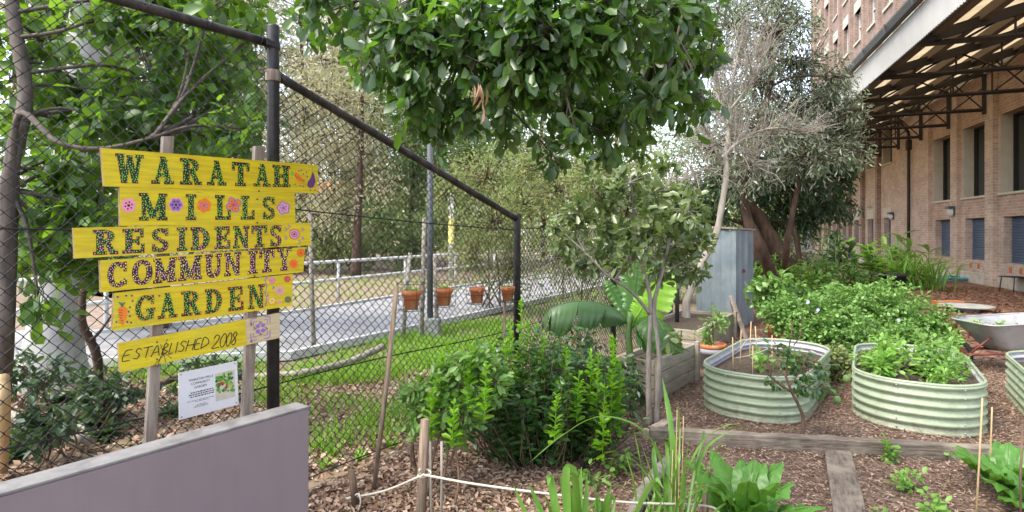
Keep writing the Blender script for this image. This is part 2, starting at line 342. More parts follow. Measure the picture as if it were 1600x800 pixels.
M['lf_beet'] = leafmat('silverbeet leaf', [(.055, .17, .025), (.09, .25, .035), (.13, .31, .05)], (.35, .6, .05), .3, .35, .5)
M['lf_purple'] = leafmat('purple lettuce leaf', [(.08, .05, .06), (.14, .09, .09)], (.3, .15, .15), .3, .4)
M['lf_dead'] = leafmat('dead leaf', [(.2, .1, .05), (.33, .19, .11)], (.4, .25, .1), .2, .6)
M['litter'] = island('leaf litter', [(.13, .07, .04), (.30, .19, .13), (.50, .37, .28), (.24, .13, .07), (.58, .45, .36)])
M['chips'] = island('wood chip', [(.06, .035, .024), (.18, .104, .072), (.29, .19, .132), (.42, .31, .225), (.14, .078, .05)])
M['chips_red'] = island('reddish wood chip', [(.09, .042, .026), (.19, .1, .065), (.3, .17, .115), (.13, .07, .045)])
# ------------------------------------------------------------------ ground, path
def sheet(name, poly, mat, kind='structure', z=0.):
    mb = MB(); mb.add([(p[0], p[1], z) for p in poly], [tuple(range(len(poly)))]); return mb.build(name, mat, kind=kind)
m_ground = surf('dirt and thin grass', (.13, .095, .065), (.2, .15, .1), 1.5, .95, .5, c3=(.16, .17, .07), s2=(5, (.24, .17, .12)), bd=.03)
m_mulch = surf('bark mulch ground', (.06, .036, .026), (.2, .135, .1), 28, .95, .9, c3=(.3, .215, .165), s2=(3, (.1, .055, .038)), bd=.03)
m_mulch_far = surf('reddish mulch', (.07, .035, .022), (.18, .09, .055), 22, .95, .9, c3=(.25, .14, .095), s2=(2, (.13, .065, .04)), bd=.03)
sheet('ground', [(-400, -60), (400, -60), (400, 900), (-400, 900)], m_ground)
sheet('garden_bed_ground', [fence(-4, .02), (2, -8), (9, -6), (7.5, 7.3), (3, 9.5), fence(7.2, .02)], m_mulch, z=.004)
sheet('mulch_ground', [(7.5, 7.3), (9, -6), (18, 3), (14, 15.6), (18, 28.5), (10, 30), (6, 14), (3, 9.5)], m_mulch_far, z=.008)
m_ballast = surf('brown ballast', (.12, .08, .06), (.26, .19, .15), 12, .95, .6, c3=(.33, .26, .2), bd=.03)
near = [G(-120, 572, .1), G(150, 561, .1), G(450, 551, .1), G(800, 476, .1)]; far_ = [G(-120, 526, .1), G(150, 522, .1), G(450, 491, .1), G(800, 436, .1)]
near.append(near[-1] + (near[-1] - near[-2]) * 2); far_.append(far_[-1] + (far_[-1] - far_[-2]) * 1.6)
pd_ = nrm(far_[3] - far_[2]); pn = np.array([-pd_[1], pd_[0], 0])
def strip(name, L1, L2, z0, z1, mat):
    mb = MB(); n = len(L1); V = [(p[0], p[1], z) for z in (z0, z1) for Lq in (L1, L2) for p in Lq]
    f_ = []
    for i in range(n - 1): f_ += [(i, n + i, n + i + 1, i + 1), (2 * n + i, 2 * n + i + 1, 3 * n + i + 1, 3 * n + i), (i, i + 1, 2 * n + i + 1, 2 * n + i), (n + i, 3 * n + i, 3 * n + i + 1, n + i + 1)]
    mb.add(V, f_ + [(0, 2 * n, 3 * n, n), (n - 1, 2 * n - 1, 4 * n - 1, 3 * n - 1)]); return mb.build(name, mat, kind='structure')
def offset_line(Lq, d):
    out = []
    for i, p in enumerate(Lq):
        t = nrm(Lq[min(i + 1, len(Lq) - 1)] - Lq[max(i - 1, 0)]); out.append(p + np.array([-t[1], t[0], 0]) * d)
    return out
strip('path', near, far_, -.05, .1, M['paving'])
strip('path_kerb', offset_line(near, -.09), offset_line(near, -.004), .02, .125, M['white_paint']); strip('path_kerb', offset_line(far_, .004), offset_line(far_, .09), -.05, .15, M['white_paint'])
strip('gravel_strip', offset_line(far_, .095), offset_line(far_, 9.), -.02, .012, m_ballast)

# ------------------------------------------------------------------ old mill building with awning
BD = np.array([.3067, .9518, 0]); BN = np.array([-.9518, .3067, 0]); B0 = np.array([13.6, 15.3, 0])
def B(t, o, z): return B0 + BD * t + BN * o + np.array([0, 0, z])
def bb(mb, t0, t1, o0, o1, z0, z1, mi=0): abox(mb, B(t0, o0, z0), BD * (t1 - t0), BN * (o1 - o0), (0, 0, z1 - z0), mi)
bld = thing('brick_building', B0, 'long brick mill building with steel trussed awning and dark blue shutters', 'building', math.atan2(BD[1], BD[0]))
TE = 29.5
mb = MB(); bm_ = [M['brick_pale'], M['brick_pink'], M['brick_orange'], M['wash_white']]
PT = [1.38 + 2.45 * k for k in range(-4, 2)]
bays = [(PT[i] + .5, PT[i + 1]) for i in range(5)] + [(PT[5] + .5, 6.3)]
TH = -.4
opens = []
for t0, t1 in bays:
    a, b = t0 + .32, t1 - .3; c, d = t0 + .17, t1 - .12
    bb(mb, t0, t1, TH, 0, .34, .74); bb(mb, t0, a, TH, 0, .74, 2.05); bb(mb, b, t1, TH, 0, .74, 2.05)
    bb(mb, t0, t1, TH, 0, 2.05, 2.72, 1)
    bb(mb, t0, c, TH, 0, 2.72, 4.97); bb(mb, d, t1, TH, 0, 2.72, 4.97); bb(mb, t0, t1, TH, 0, 4.97, 6.7, 1)
    bb(mb, t0, t1, TH, .03, 0, .34, 3)
    for q in (.3, .7):
        tc = a + (b - a) * q; bb(mb, tc - .07, tc + .07, -.02, .012, .48, .63, 2)
    opens.append((a, b, c, d))
bb(mb, 6.3, 8.1, TH, .12, 0, 6.7)
# far wing
x0 = 8.1; FO = [11.07 + 2.7 * j for j in range(7)]
for z0, z1, w, mi in ((0, .3, None, 3), (.3, .84, None, 0), (.84, 2.26, (0, 1.), 0), (2.26, 4.75, None, 0), (4.75, 6.45, (-.15, 1.15), 0), (6.45, 6.7, None, 0)):
    if w is None: bb(mb, x0, TE, TH, .0, z0, z1, mi)
    else:
        p = x0
        for t in FO: bb(mb, p, t + w[0], TH, 0, z0, z1, mi); p = t + w[1]
        bb(mb, p, TE, TH, 0, z0, z1, mi)
mb.build('wall', bm_, bld)
mb = MB()
for t in PT: bb(mb, t, t + .5, TH, .13, 0, 6.7)
mb.build('pillar', M['brick_pale'], bld)['label'] = 'pale brick piers between the shuttered bays'
mb = MB()
for t in [12.55 + 2.7 * j for j in range(7)]: bb(mb, t - .02, t + .3, 0, .16, .3, 6.7)
mb.build('pilaster', M['brick_red'], bld)  # narrow raised strips in darker brick along the far wing
def shutter(a, b, z0, z1):
    mb = MB(); n = int((z1 - z0) / .075); zz = np.linspace(z0, z1, n * 4 + 1); pr = -.2 + .018 * np.sin(np.arange(n * 4 + 1) * math.pi / 2)
    V = np.concatenate([[B(a, q, z) for q, z in zip(pr, zz)], [B(b, q, z) for q, z in zip(pr, zz)]]); k = n * 4 + 1
    mb.add(V, [(i, i + k, i + k + 1, i + 1) for i in range(k - 1)], 0, True); return mb.build('shutter', M['shutter'], bld)
def opening(c, d, z0, z1, reveal):
    mb = MB(); bb(mb, c, d, -.39, -.36, z0, z1); w = mb.build('window', M['glass_dark'], bld)
    mb = MB(); bb(mb, c, c + .05, -.36, -.3, z0, z1); bb(mb, d - .05, d, -.36, -.3, z0, z1); bb(mb, c + .05, d - .05, -.36, -.3, z1 - .06, z1)
    bb(mb, (c + d) / 2 - .03, (c + d) / 2 + .03, -.36, -.31, z0, z1 - .06); mb.build('frame', M['truss'], w)
    mb = MB(); bb(mb, d - .012, d + .001, -.3, -.004, z0, z1); bb(mb, c - .001, c + .012, -.3, -.004, z0, z1); bb(mb, c - .06, d + .06, -.3, .05, z0 - .06, z0 + .001); mb.build('sill', M['cream_wall'], w)
for a, b, c, d in opens: shutter(a, b, .74, 2.05); opening(c, d, 2.72, 4.97, 1)
for t in FO:
    shutter(t, t + 1, .84, 2.26); opening(t - .15, t + 1.15, 4.75, 6.45, 0)
    mb = MB(); bb(mb, t - .1, t + 1.1, -.1, .02, 2.27, 2.72); mb.build('lintel', M['cream_wall'], bld)
# upper storeys
mb = MB(); wc = [14. + 2.6 * j for j in range(-7, 6)]; rows = [(8.7, 10.4), (11.9, 13.6), (15.1, 16.8), (18.3, 20.)]
zp = 6.7
for z0, z1 in rows:
    bb(mb, -8, TE, TH, 0, zp, z0); p = -8
    for t in wc: bb(mb, p, t - .6, TH, 0, z0, z1); p = t + .6
    bb(mb, p, TE, TH, 0, z0, z1); zp = z1
bb(mb, -8, TE, TH, 0, zp, 21.5)
for t in [q + 1.3 for q in wc] + [TE - .35]: bb(mb, t - .2, t + .2, 0, .14, 6.7, 21.5)
bb(mb, -8, TE, -14, TH, 0, 21.5)
mb.build('upper_wall', M['brick_red'], bld)
for t in wc:
    if t < 6: continue
    for z0, z1 in rows:
        mb = MB(); bb(mb, t - .6, t + .6, -.3, -.25, z0, z1); w = mb.build('window', M['glass_dark'], bld)
        mb = MB()
        for a, b, c, d in ((-.6, -.52, z0, z1), (.52, .6, z0, z1), (-.52, .52, z1 - .08, z1), (-.52, .52, z0, z0 + .08), (-.03, .03, z0 + .08, z1 - .08), (-.52, -.03, (z0 + z1) / 2, (z0 + z1) / 2 + .06), (.03, .52, (z0 + z1) / 2, (z0 + z1) / 2 + .06)):
            bb(mb, t + a, t + b, -.25, -.18, c, d)
        mb.build('frame', M['white_paint'], w)
        mb = MB(); bb(mb, t - .75, t + .75, -.2, .03, z1, z1 + .55); mb.build('lintel', M['cream_wall'], w); mb = MB(); bb(mb, t - .7, t + .7, -.2, .08, z0 - .12, z0); mb.build('sill', M['cream_wall'], w)
# awning
ZW, ZO, OV = 6.62, 5.50, 4.25
mb = MB(); n = 40; tt = np.linspace(-9, TE, 500); zr = .02 * np.sin(tt * 2 * math.pi / .26 * .5)
V = np.concatenate([[B(t, -.02, ZW + z) for t, z in zip(tt, zr)], [B(t, OV, ZO + z) for t, z in zip(tt, zr)]])
mb.add(V, [(i, i + 1, i + 501, i + 500) for i in range(499)], 0, True); aw = mb.build('awning_roof', M['roof_sheet'], bld)
mb = MB()
for o_ in (.5, 1.4, 2.3, 3.2, 3.95):
    z = ZW + (ZO - ZW) * o_ / OV - .12; bb(mb, -9, TE, o_ - .07, o_ + .07, z - .12, z + .06)
mb.build('purlin', M['roof_dark'], aw)
mb = MB(); bb(mb, -9, TE, 0.14, .2, 6.28, 6.52); mb.build('wall_plate', M['fascia'], aw)  # pale strip along the wall top, just under the roof sheet
for k in range(-5, 10):
    t = 4.36 + 2.55 * k; mb = MB(); zt = lambda o_: ZW - .24 + (ZO - ZW) * o_ / OV
    def bar(o0, z0, o1, z1, r=.032): tube(mb, [B(t, o0, z0), B(t, o1, z1)], r, 4, smooth=False)
    bar(.15, 5.23, 4.2, 5.2, .055); abox(mb, B(t - .05, .15, zt(.15) - .1), BD * .1, B(t, 4.2, zt(4.2)) - B(t, .15, zt(.15)), (0, 0, .2)); bar(.17, 5.1, .17, zt(.15), .07)
    os_ = [.17, 1.0, 1.85, 2.7, 3.5]
    for i, q in enumerate(os_[1:]): bar(q, 5.2, q, zt(q), .026); bar(os_[i], 5.22, q, zt(q), .022) if i % 2 == 0 else bar(os_[i], zt(os_[i]), q, 5.22, .022)
    bar(.17, 5.9, 1.0, 5.22, .02)
    mb.build('truss', M['truss'], aw)
mb = MB(); n = 700; tt = np.linspace(-9, TE, n); dz = .03 * (np.arange(n) % 2)
V = np.concatenate([[B(t, OV + .03, 5.19 + d) for t, d in zip(tt, dz)], [B(t, OV + .03, 5.86) for t in tt]])
mb.add(V, [(i, i + n, i + n + 1, i + 1) for i in range(n - 1)]); V2 = V + BN * -.02
mb.add(V2, [(i, i + 1, i + n + 1, i + n) for i in range(n - 1)]); mb.build('fascia', M['fascia'], aw)
mb = MB()
pr = [(OV + .04, 5.87), (OV + .16, 5.87), (OV + .2, 5.99), (OV + .2, 6.03), (OV + .04, 6.03)]
V = np.array([B(-9, a, z) for a, z in pr] + [B(TE, a, z) for a, z in pr]); mb.add(V, [(i, i + 5, (i + 1) % 5 + 5, (i + 1) % 5) for i in range(5)] + [(0, 1, 2, 3, 4), (9, 8, 7, 6, 5)])
for t in np.arange(-8, TE, 1.7): bb(mb, t, t + .05, OV + .2, OV + .215, 5.84, 6.04)
mb.build('gutter', M['gutter'], aw)
mb = MB(); tube(mb, [B(8.12, .2, 0), B(8.12, .2, 5.6)], .06, 8); tube(mb, [B(8.12, .2, 5.6), B(8.12, .6, 6.2)], .06, 8); bb(mb, 8.0, 8.24, .12, .28, 4.9, 5.3); mb.build('downpipe', M['truss'], bld)
def wall_lamp(t, z, o_, label):
    th = thing('wall_lamp', B(t, o_, z), label, 'wall lamp', math.atan2(BD[1], BD[0]), 'bulkhead lamps on the brick wall')
    mb = MB(); tube(mb, [B(t, o_, z), B(t, o_ + .06, z)], .13, 16); mb.build('base', M['steel_grey'], th)
    mb = MB()
    for i in range(5): pass
    pr = [(.0, .14), (.05, .13), (.1, .09), (.12, .0)]
    V = []
    for q, r in pr: V += [B(t + r * math.cos(a), o_ + .06 + q, z + r * 1.15 * math.sin(a)) for a in np.arange(14) * 2 * math.pi / 14]
    mb.add(V, [(i * 14 + j, i * 14 + (j + 1) % 14, i * 14 + 14 + (j + 1) % 14, i * 14 + 14 + j) for i in range(3) for j in range(14)], 0, True); mb.build('lens', M['white_paint'], th)
    mb = MB(); bb(mb, t - .15, t + .15, o_ + .02, o_ + .2, z + .1, z + .19); mb.build('hood', M['steel_grey'], th)
wall_lamp(4.05, 2.28, .13, 'grey oval bulkhead lamp on the pier between two shuttered bays')
wall_lamp(10.75, 2.3, 0, 'small lamp beside the tall narrow shutter past the downpipe')
th = thing('rendered_wall', B(TE + 1, 0, 0), 'plain lilac grey wall beyond the end of the brick building', 'wall', math.atan2(BD[1], BD[0]))
mb = MB(); bb(mb, TE + .02, TE + 12, -.2, 0, 0, 2.3); mb.build('panel', M['grey_lilac'], th, bevel=.01)
mb = MB(); bb(mb, TE + .02, TE + 12, -.24, .04, 2.3, 2.4); mb.build('coping', M['wall_top'], th)

# ------------------------------------------------------------------ low rendered wall in front
fr_end = np.array([(483 - 800) / F * 2.6, 2.6, 0]); WH = EYE - (634 - HY) * 2.6 / F
lw = thing('low_wall', fr_end - FU * 2, 'low lilac rendered wall with pale grey top edge below the yellow sign', 'wall', math.atan2(FU[1], FU[0]))
mb = MB(); abox(mb, fr_end - FU * 4, FU * 4, -FN * .1, (0, 0, WH - .012)); mb.build('wall_body', M['wall_front'], lw, bevel=.006)
mb = MB(); abox(mb, fr_end - FU * 4 + FN * .002 + (0, 0, WH - .0121), FU * 4.002, -FN * .104, (0, 0, .0121)); mb.build('wall_cap', M['wall_top'], lw, bevel=.004)

# ------------------------------------------------------------------ chain link fence
fen = thing('chain_link_fence', F0, 'black chain link fence stepping down beside the yellow sign', 'fence', math.atan2(FU[1], FU[0]))
S2 = 2.516
def top_z(s): return 2.72 if s < 0.03 else (2.53 + (1.72 - 2.53) * (s - .03) / (S2 - .03) if s < S2 else 1.66)
def post(s, h, r):
    mb = MB(); tube(mb, [fence(s), fence(s, z=h - .01), fence(s, z=h)], [r, r, r * .96], 14); p = mb.build('post', M['black'], fen); return p
p1 = post(0, 2.82, .036)
mb = MB(); lathe(mb, [(.041, 0), (.043, .01), (.043, .055), (.041, .065)], fence(0, z=2.49), 16); mb.build('clamp', M['timber_grey'], p1)
mb = MB(); lathe(mb, [(.0405, 0), (.041, .005), (.041, .035), (.0405, .04)], fence(0, z=2.68), 16); abox(mb, fence(-.06, .02, 2.685), FU * .05, FN * .02, (0, 0, .03)); mb.build('bracket', M['black'], p1)
for s in (S2, 4.6, 6.6): post(s, 1.78, .034)
mb = MB(); tube(mb, [fence(s, z=2.71) for s in np.linspace(-4, -.03, 20)], .026, 10); mb.build('top_rail', M['rail_black'], fen)
mb = MB(); tube(mb, curve([fence(.03, z=2.53), fence(1.2, z=2.155), fence(S2 - .02, z=1.73)], 12), .028, 10, rough=.05); mb.build('sloping_rail', M['rail_black'], fen)['label'] = 'sloping rail stepping down from the tall post'
mb = MB()
for z0, a, b in ((.70, -4, 6.6), (1.62, -4, -.02)): tube(mb, [fence(s, .004, z0 + .012 * math.sin(s * 2.3)) for s in np.linspace(a, b, 60)], .0045, 5)
tube(mb, [fence(s, .004, 1.75 - .13 * s / S2 - .012 * math.sin(s / S2 * 3.14)) for s in np.linspace(.02, S2, 30)], .0045, 5)
tube(mb, [fence(s, .004, 1.64) for s in np.linspace(S2, 6.6, 20)], .0045, 5)
tube(mb, [fence(s, .004, .06 + .01 * math.sin(s * 3)) for s in np.linspace(-4, 6.6, 60)], .004, 5); mb.build('tension_wire', M['wire'], fen)
def mesh_panel(s0, s1, name):
    mb = MB(); hw, hh = .031, .033; k = 0; s = s0
    while s < s1:
        zt = top_z(s) - .01; n = max(2, int((zt - .04) / hh)); i = np.arange(n + 1)
        z = zt - i * hh; sg = np.where((i + k) % 2 == 0, 1., -1.); warp = .012 * math.sin(s * 5.) * np.sin(z * 4.1) + .008 * np.sin(z * 9 + s * 13)
        c = s + sg * hw * .5 * 1.08 + warp * .35; zz = z + .005 * math.sin(7 * s)
        ok = zz < np.array([top_z(q) for q in c])
        pts = F0 + FU * c[:, None] + FN * (sg * .0035 + warp * .6)[:, None]; pts[:, 2] = zz
        r = .0032 if s0 < 0 else .0034; V = np.stack([pts + FU * r, pts - FU * r * .5 + FN * r * .87, pts - FU * r * .5 - FN * r * .87], 1)
        j = np.arange(n)[:, None] * 3; Fq = np.concatenate([j + np.array([q]) for q in ((0, 1, 4, 3), (1, 2, 5, 4), (2, 0, 3, 5))])
        mb.add(V.reshape(-1, 3), Fq, 0, True); s += hw; k += 1
    return mb.build(name, M['wire'], fen)
mesh_panel(-2.2, -.035, 'wire_mesh'); mesh_panel(.045, S2 - .035, 'wire_mesh'); mesh_panel(S2 + .04, 6.56, 'wire_mesh')
# tie wires on the rails
for s in list(np.arange(-1.6, 0, .3)) + list(np.arange(.25, S2, .17)):
    mb = MB(); z = (2.71 if s < 0 else top_z(s) + .003); a = np.linspace(0, 5.8, 9); pt = [fence(s + .012 * i / 9, .031 * math.cos(q), z + .031 * math.sin(q)) for i, q in enumerate(a)]
    tube(mb, pt + [fence(s + rng.uniform(0, .05), .02, z + rng.uniform(.035, .06))], .002, 4); mb.build('tie_wire', M['wire'], fen)

# ------------------------------------------------------------------ the hand painted sign
def arc(cx, cy, rx, ry, a0, a1, tx, ty, n=14):
    a = np.radians(np.linspace(a0, a1, n + 1)); o_ = [(cx + rx * math.cos(q), cy + ry * math.sin(q)) for q in a]; i_ = [(cx + (rx - tx) * math.cos(q), cy + (ry - ty) * math.sin(q)) for q in a]
    return [[o_[k], o_[k + 1], i_[k + 1], i_[k]] for k in range(n)]
def vb(x0, x1, y0=0, y1=1): return [[(x0, y0), (x1, y0), (x1, y1), (x0, y1)]]
def hb(y0, y1, x0=0, x1=1): return [[(x0, y0), (x1, y0), (x1, y1), (x0, y1)]]
def dg(p, q, w): return [[(q[0] - w / 2, q[1]), (q[0] + w / 2, q[1]), (p[0] + w / 2, p[1]), (p[0] - w / 2, p[1])]]
LT = {
 'W': dg((.15, 1), (.31, 0), .2) + dg((.5, .96), (.33, 0), .14) + dg((.5, .96), (.7, 0), .2) + dg((.86, 1), (.71, 0), .14) + hb(.91, 1, 0, .3) + hb(.91, 1, .72, 1),
 'A': dg((.5, 1), (.2, 0), .15) + dg((.5, 1), (.78, 0), .25) + hb(.27, .38, .3, .7) + hb(0, .1, 0, .36) + hb(0, .1, .58, 1),
 'R': vb(.14, .42) + hb(0, .1, 0, .54) + hb(.9, 1, 0, .45) + arc(.42, .74, .44, .26, -90, 90, .24, .1) + dg((.55, .52), (.82, 0), .26) + hb(0, .1, .7, 1),
 'T': vb(.36, .64) + hb(.88, 1) + vb(0, .12, .66, .88) + vb(.88, 1, .66, .88) + hb(0, .1, .2, .8),
 'H': vb(.1, .36) + vb(.64, .9) + hb(.45, .57, .36, .64) + hb(0, .1, 0, .45) + hb(.9, 1, 0, .45) + hb(0, .1, .55, 1) + hb(.9, 1, .55, 1),
 'M': vb(.1, .22) + dg((.17, 1), (.5, .08), .26) + dg((.83, 1), (.5, .08), .16) + vb(.72, .93) + hb(0, .1, 0, .32) + hb(0, .1, .64, 1) + hb(.91, 1, 0, .3) + hb(.91, 1, .75, 1),
 'I': vb(.25, .75) + hb(0, .1) + hb(.9, 1),
 'L': vb(.14, .44) + hb(0, .11) + vb(.86, 1, .1, .38) + hb(.9, 1, 0, .6),
 'S': arc(.5, .74, .44, .26, 25, 270, .22, .11) + arc(.5, .26, .44, .26, 90, -155, .22, .11) + vb(.8, .92, .7, .98) + vb(.08, .2, .02, .3),
 'E': vb(.14, .42) + hb(.89, 1, 0, .95) + hb(0, .11) + hb(.45, .56, .42, .7) + vb(.83, .95, .66, .9) + vb(.88, 1, .1, .36) + vb(.66, .77, .34, .67),
 'D': vb(.1, .38) + arc(.38, .5, .6, .5, -90, 90, .28, .11) + hb(.89, 1, 0, .4) + hb(0, .11, 0, .4),
 'N': vb(.1, .24) + dg((.2, 1), (.8, 0), .28) + vb(.76, .9) + hb(.9, 1, 0, .34) + hb(0, .1, 0, .36) + hb(.9, 1, .64, 1),
 'C': arc(.52, .5, .5, .5, 42, 318, .25, .12, 22) + vb(.84, .95, .62, .98) + vb(.84, .95, .1, .3),
 'O': arc(.5, .5, .5, .5, 0, 360, .26, .12, 26),
 'U': vb(.08, .34, .3, 1) + arc(.49, .32, .41, .32, 180, 360, .26, .13) + vb(.76, .9, .3, 1) + hb(.9, 1, 0, .44) + hb(.9, 1, .66, 1),
 'Y': dg((.17, 1), (.47, .42), .26) + dg((.84, 1), (.52, .42), .14) + vb(.36, .62, 0, .46) + hb(.9, 1, 0, .4) + hb(.9, 1, .68, 1) + hb(0, .1, .24, .76),
 'G': arc(.5, .5, .5, .5, 42, 330, .25, .12, 22) + hb(.36, .46, .56, 1) + vb(.68, .92, .04, .4) + vb(.82, .93, .64, .98),
}
def area(poly): p = np.array(poly); return .5 * np.sum(p[:, 0] * np.roll(p[:, 1], -1) - p[:, 1] * np.roll(p[:, 0], -1))
def inside(p, poly):
    s = 0
    for a, b in zip(poly, poly[1:] + poly[:1]):
        c = (b[0] - a[0]) * (p[1] - a[1]) - (b[1] - a[1]) * (p[0] - a[0])
        if c < -1e-9: return False
    return True
BOFF = .085                                                  # front face of the boards, in front of the fence
def onboard(mb, pxs, lay, mi):
    pts = [fpx(x, y, BOFF + lay) for x, y in pxs]
    mb.add(pts, [tuple(range(len(pts)))] if area([(x, -y) for x, y in pxs]) > 0 else [tuple(range(len(pts) - 1, -1, -1))], mi)
def letters(mb, items, mats):
    """items: (char, x0, x1, ytop_left, ybot_left, ytop_right, ybot_right); mats: outline, ink, dot slots"""
    for ch, x0, x1, ta, ba, tb, bb_ in items:
        polys = [[tuple(q) for q in (p if area(p) > 0 else p[::-1])] for p in LT[ch]]
        jit = rng.uniform(-.02, .02, 4)
        def mp(u, v):
            u2 = u + jit[0] * v; x = x0 + (x1 - x0) * u2; t = ta + (tb - ta) * u; b = ba + (bb_ - ba) * u; return (x, b + (t - b) * v)
        mx, my = .9 / (x1 - x0), .9 / (ba - ta)
        for i, p in enumerate(polys):
            c = np.mean(p, 0); big = [(q[0] + mx * np.sign(q[0] - c[0]), q[1] + my * np.sign(q[1] - c[1])) for q in p]
            onboard(mb, [mp(*q) for q in big], .0006 + .00004 * i, 0)
            onboard(mb, [mp(*q) for q in p], .0022 + .00004 * i, 1)
        acc = []; dots = mats[2:]
        for _ in range(900):
            u, v = rng.uniform(.02, .98, 2)
            if not any(inside((u, v), p) for p in polys): continue
            x, y = mp(u, v)
            if any((x - a) ** 2 + (y - b) ** 2 < 8.2 for a, b in acc): continue
            acc.append((x, y)); r = rng.uniform(.75, 1.25)
            onboard(mb, [(x + r * math.cos(a), y + r * 1.15 * math.sin(a)) for a in np.arange(6)[::-1] * math.pi / 3], .0042, 2 + int(rng.integers(len(dots))))
def flower(mb, x, y, r, n, slots, petal=.5, lay=.0006):
    outl, pet, cen = slots; a0 = rng.uniform(0, 6)
    for li, (mi, k) in enumerate(((outl, 1.), (pet, .72))):
        for i in range(n):
            a = a0 + i * 2 * math.pi / n; cx, cy_ = x + r * .58 * math.cos(a), y + r * .58 * math.sin(a); rr = r * petal * k
            onboard(mb, [(cx + rr * math.cos(q), cy_ + rr * math.sin(q)) for q in np.arange(9) * 2 * math.pi / 9], lay + .0007 * li + .00004 * i, mi)
    for i in range(n):
        a = a0 + i * 2 * math.pi / n; cx, cy_ = x + r * .5 * math.cos(a), y + r * .5 * math.sin(a)
        onboard(mb, [(cx + r * .13 * math.cos(q), cy_ + r * .13 * math.sin(q)) for q in np.arange(6) * math.pi / 3], lay + .0018, cen)
    onboard(mb, [(x + r * .2 * math.cos(q), y + r * .2 * math.sin(q)) for q in np.arange(8) * math.pi / 4], lay + .002, cen)
def blob(mb, pts, mi, lay): onboard(mb, pts, lay, mi)
def stroke(mb, pts, w, mi, lay):
    pts = np.array(pts, float)
    for i in range(len(pts) - 1):
        d = nrm(pts[i + 1] - pts[i]); n = np.array([-d[1], d[0]]) * w / 2; a, b = pts[i] - d * w * .3, pts[i + 1] + d * w * .3
        onboard(mb, [a + n, a - n, b - n, b + n], lay + .00003 * (i % 7), mi)
sign = thing('garden_sign', fence(-.3, .05), 'hand painted yellow plank sign for the community garden on two timber stakes', 'sign', math.atan2(FU[1], FU[0]))
def board(px, lab, mats, thick=.022, split=None):
    mb = MB(); poly = [fpx(x, y, BOFF) for x, y in px]
    # counter clockwise as seen from the garden
    if area([(x, -y) for x, y in px]) < 0: poly = poly[::-1]
    k = len(poly); back = [p - FN * thick for p in poly]
    mb.add(poly, [tuple(range(k))], 0); mb.add(poly + back, [tuple(range(2 * k - 1, k - 1, -1))] + [(i, i + k, (i + 1) % k + k, (i + 1) % k) for i in range(k)], 1)
    xs, ys = [q[0] for q in px], sum(q[1] for q in px) / len(px); hh = abs(px[-1][1] - px[0][1]) * .3
    for xa, ya, sl in ((264, 213, .0575), (406.5, 228, .0451)):
        for dy in (-hh, hh):
            x = xa - (ys - ya) * sl; y = px[0][1] + (px[1][1] - px[0][1]) * (x - px[0][0]) / (px[1][0] - px[0][0]) + (px[-1][1] - px[0][1]) * .5 + dy
            onboard(mb, [(x + 1.5 * math.cos(a), y + 1.5 * math.sin(a)) for a in np.arange(8) * math.pi / 4], .0052, 2)
    o = mb.build('board', [mats, M['board_edge'], M['rust']], sign, bevel=.0015); o['label'] = lab; return o
def subpart(fn, name, mats, par):
    mb = MB(); fn(mb); return mb.build(name, [M[q] for q in mats], par)
def row(word, xs, l0, l1):       # l0/l1: (x, top, bottom) at both ends
    out = []
    for ch, (a, b) in zip(word, xs):
        f = lambda x, i: l0[i] + (l1[i] - l0[i]) * (x - l0[0]) / (l1[0] - l0[0])
        out.append((ch, a, b, f(a, 1), f(a, 2), f(b, 1), f(b, 2)))
    return out
b1 = board([(158, 231), (496, 258), (496, 302), (163, 291)], 'top yellow board lettered WARATAH', M['yellow'])
subpart(lambda m: letters(m, row('WARATAH', [(181, 224), (237, 271), (282, 315), (324, 353), (363, 389), (397, 422), (427, 453)], (181, 240, 285), (453, 260, 292)), range(3)), 'lettering', ['redline', 'ink', 'dotgreen'], b1)
def f1(m):
    blob(m, [(458, 271), (463, 269), (479, 286), (465, 283)], 0, .001); blob(m, [(453, 270), (457, 267), (460, 272), (456, 276)], 1, .0011)
    for i in range(4): stroke(m, [(461 + i * 4, 274 + i * 2.5), (463 + i * 4, 277 + i * 2)], .8, 3, .002)
    blob(m, [(488, 268), (491, 272), (493, 284), (490, 292), (484, 294), (480, 290), (481, 284), (486, 277)], 2, .001); stroke(m, [(488, 262), (488, 269)], 1.5, 1, .0016)
    for x, y in ((467, 267), (471, 266), (474, 272), (479, 269), (461, 288), (469, 290), (480, 276), (485, 297), (492, 297), (474, 291)): blob(m, [(x + 1.2 * math.cos(a), y + 1.2 * math.sin(a)) for a in np.arange(6) * math.pi / 3], 2, .001)
subpart(f1, 'painted_vegetables', ['orange', 'dotgreen', 'purple', 'redline'], b1)
b2 = board([(187, 292), (460, 301), (462, 350), (188, 353)], 'second yellow board lettered MILLS with flowers', M['yellow'])
subpart(lambda m: letters(m, row('MILLS', [(218, 261), (291, 306), (337, 360), (377, 397), (410, 430)], (218, 302, 344), (430, 308, 342)), range(3)), 'lettering', ['redline', 'ink', 'dotgreen'], b2)
for q in ((201, 321, 11, 6, (0, 0, 1)), (275, 320, 11, 6, (0, 2, 1)), (319, 321, 11, 6, (3, 3, 2)), (365, 320, 12, 4, (2, 3, 4)), (443, 325, 10, 5, (2, 5, 2))):
    subpart(lambda m: flower(m, *q), 'painted_flower', ['pink', 'ink', 'violet', 'orange', 'orangered', 'dotpink'], b2)
b3 = board([(115, 356), (485, 348), (486, 383), (117, 404)], 'third yellow board lettered RESIDENTS, longest of the sign', M['yellow'])
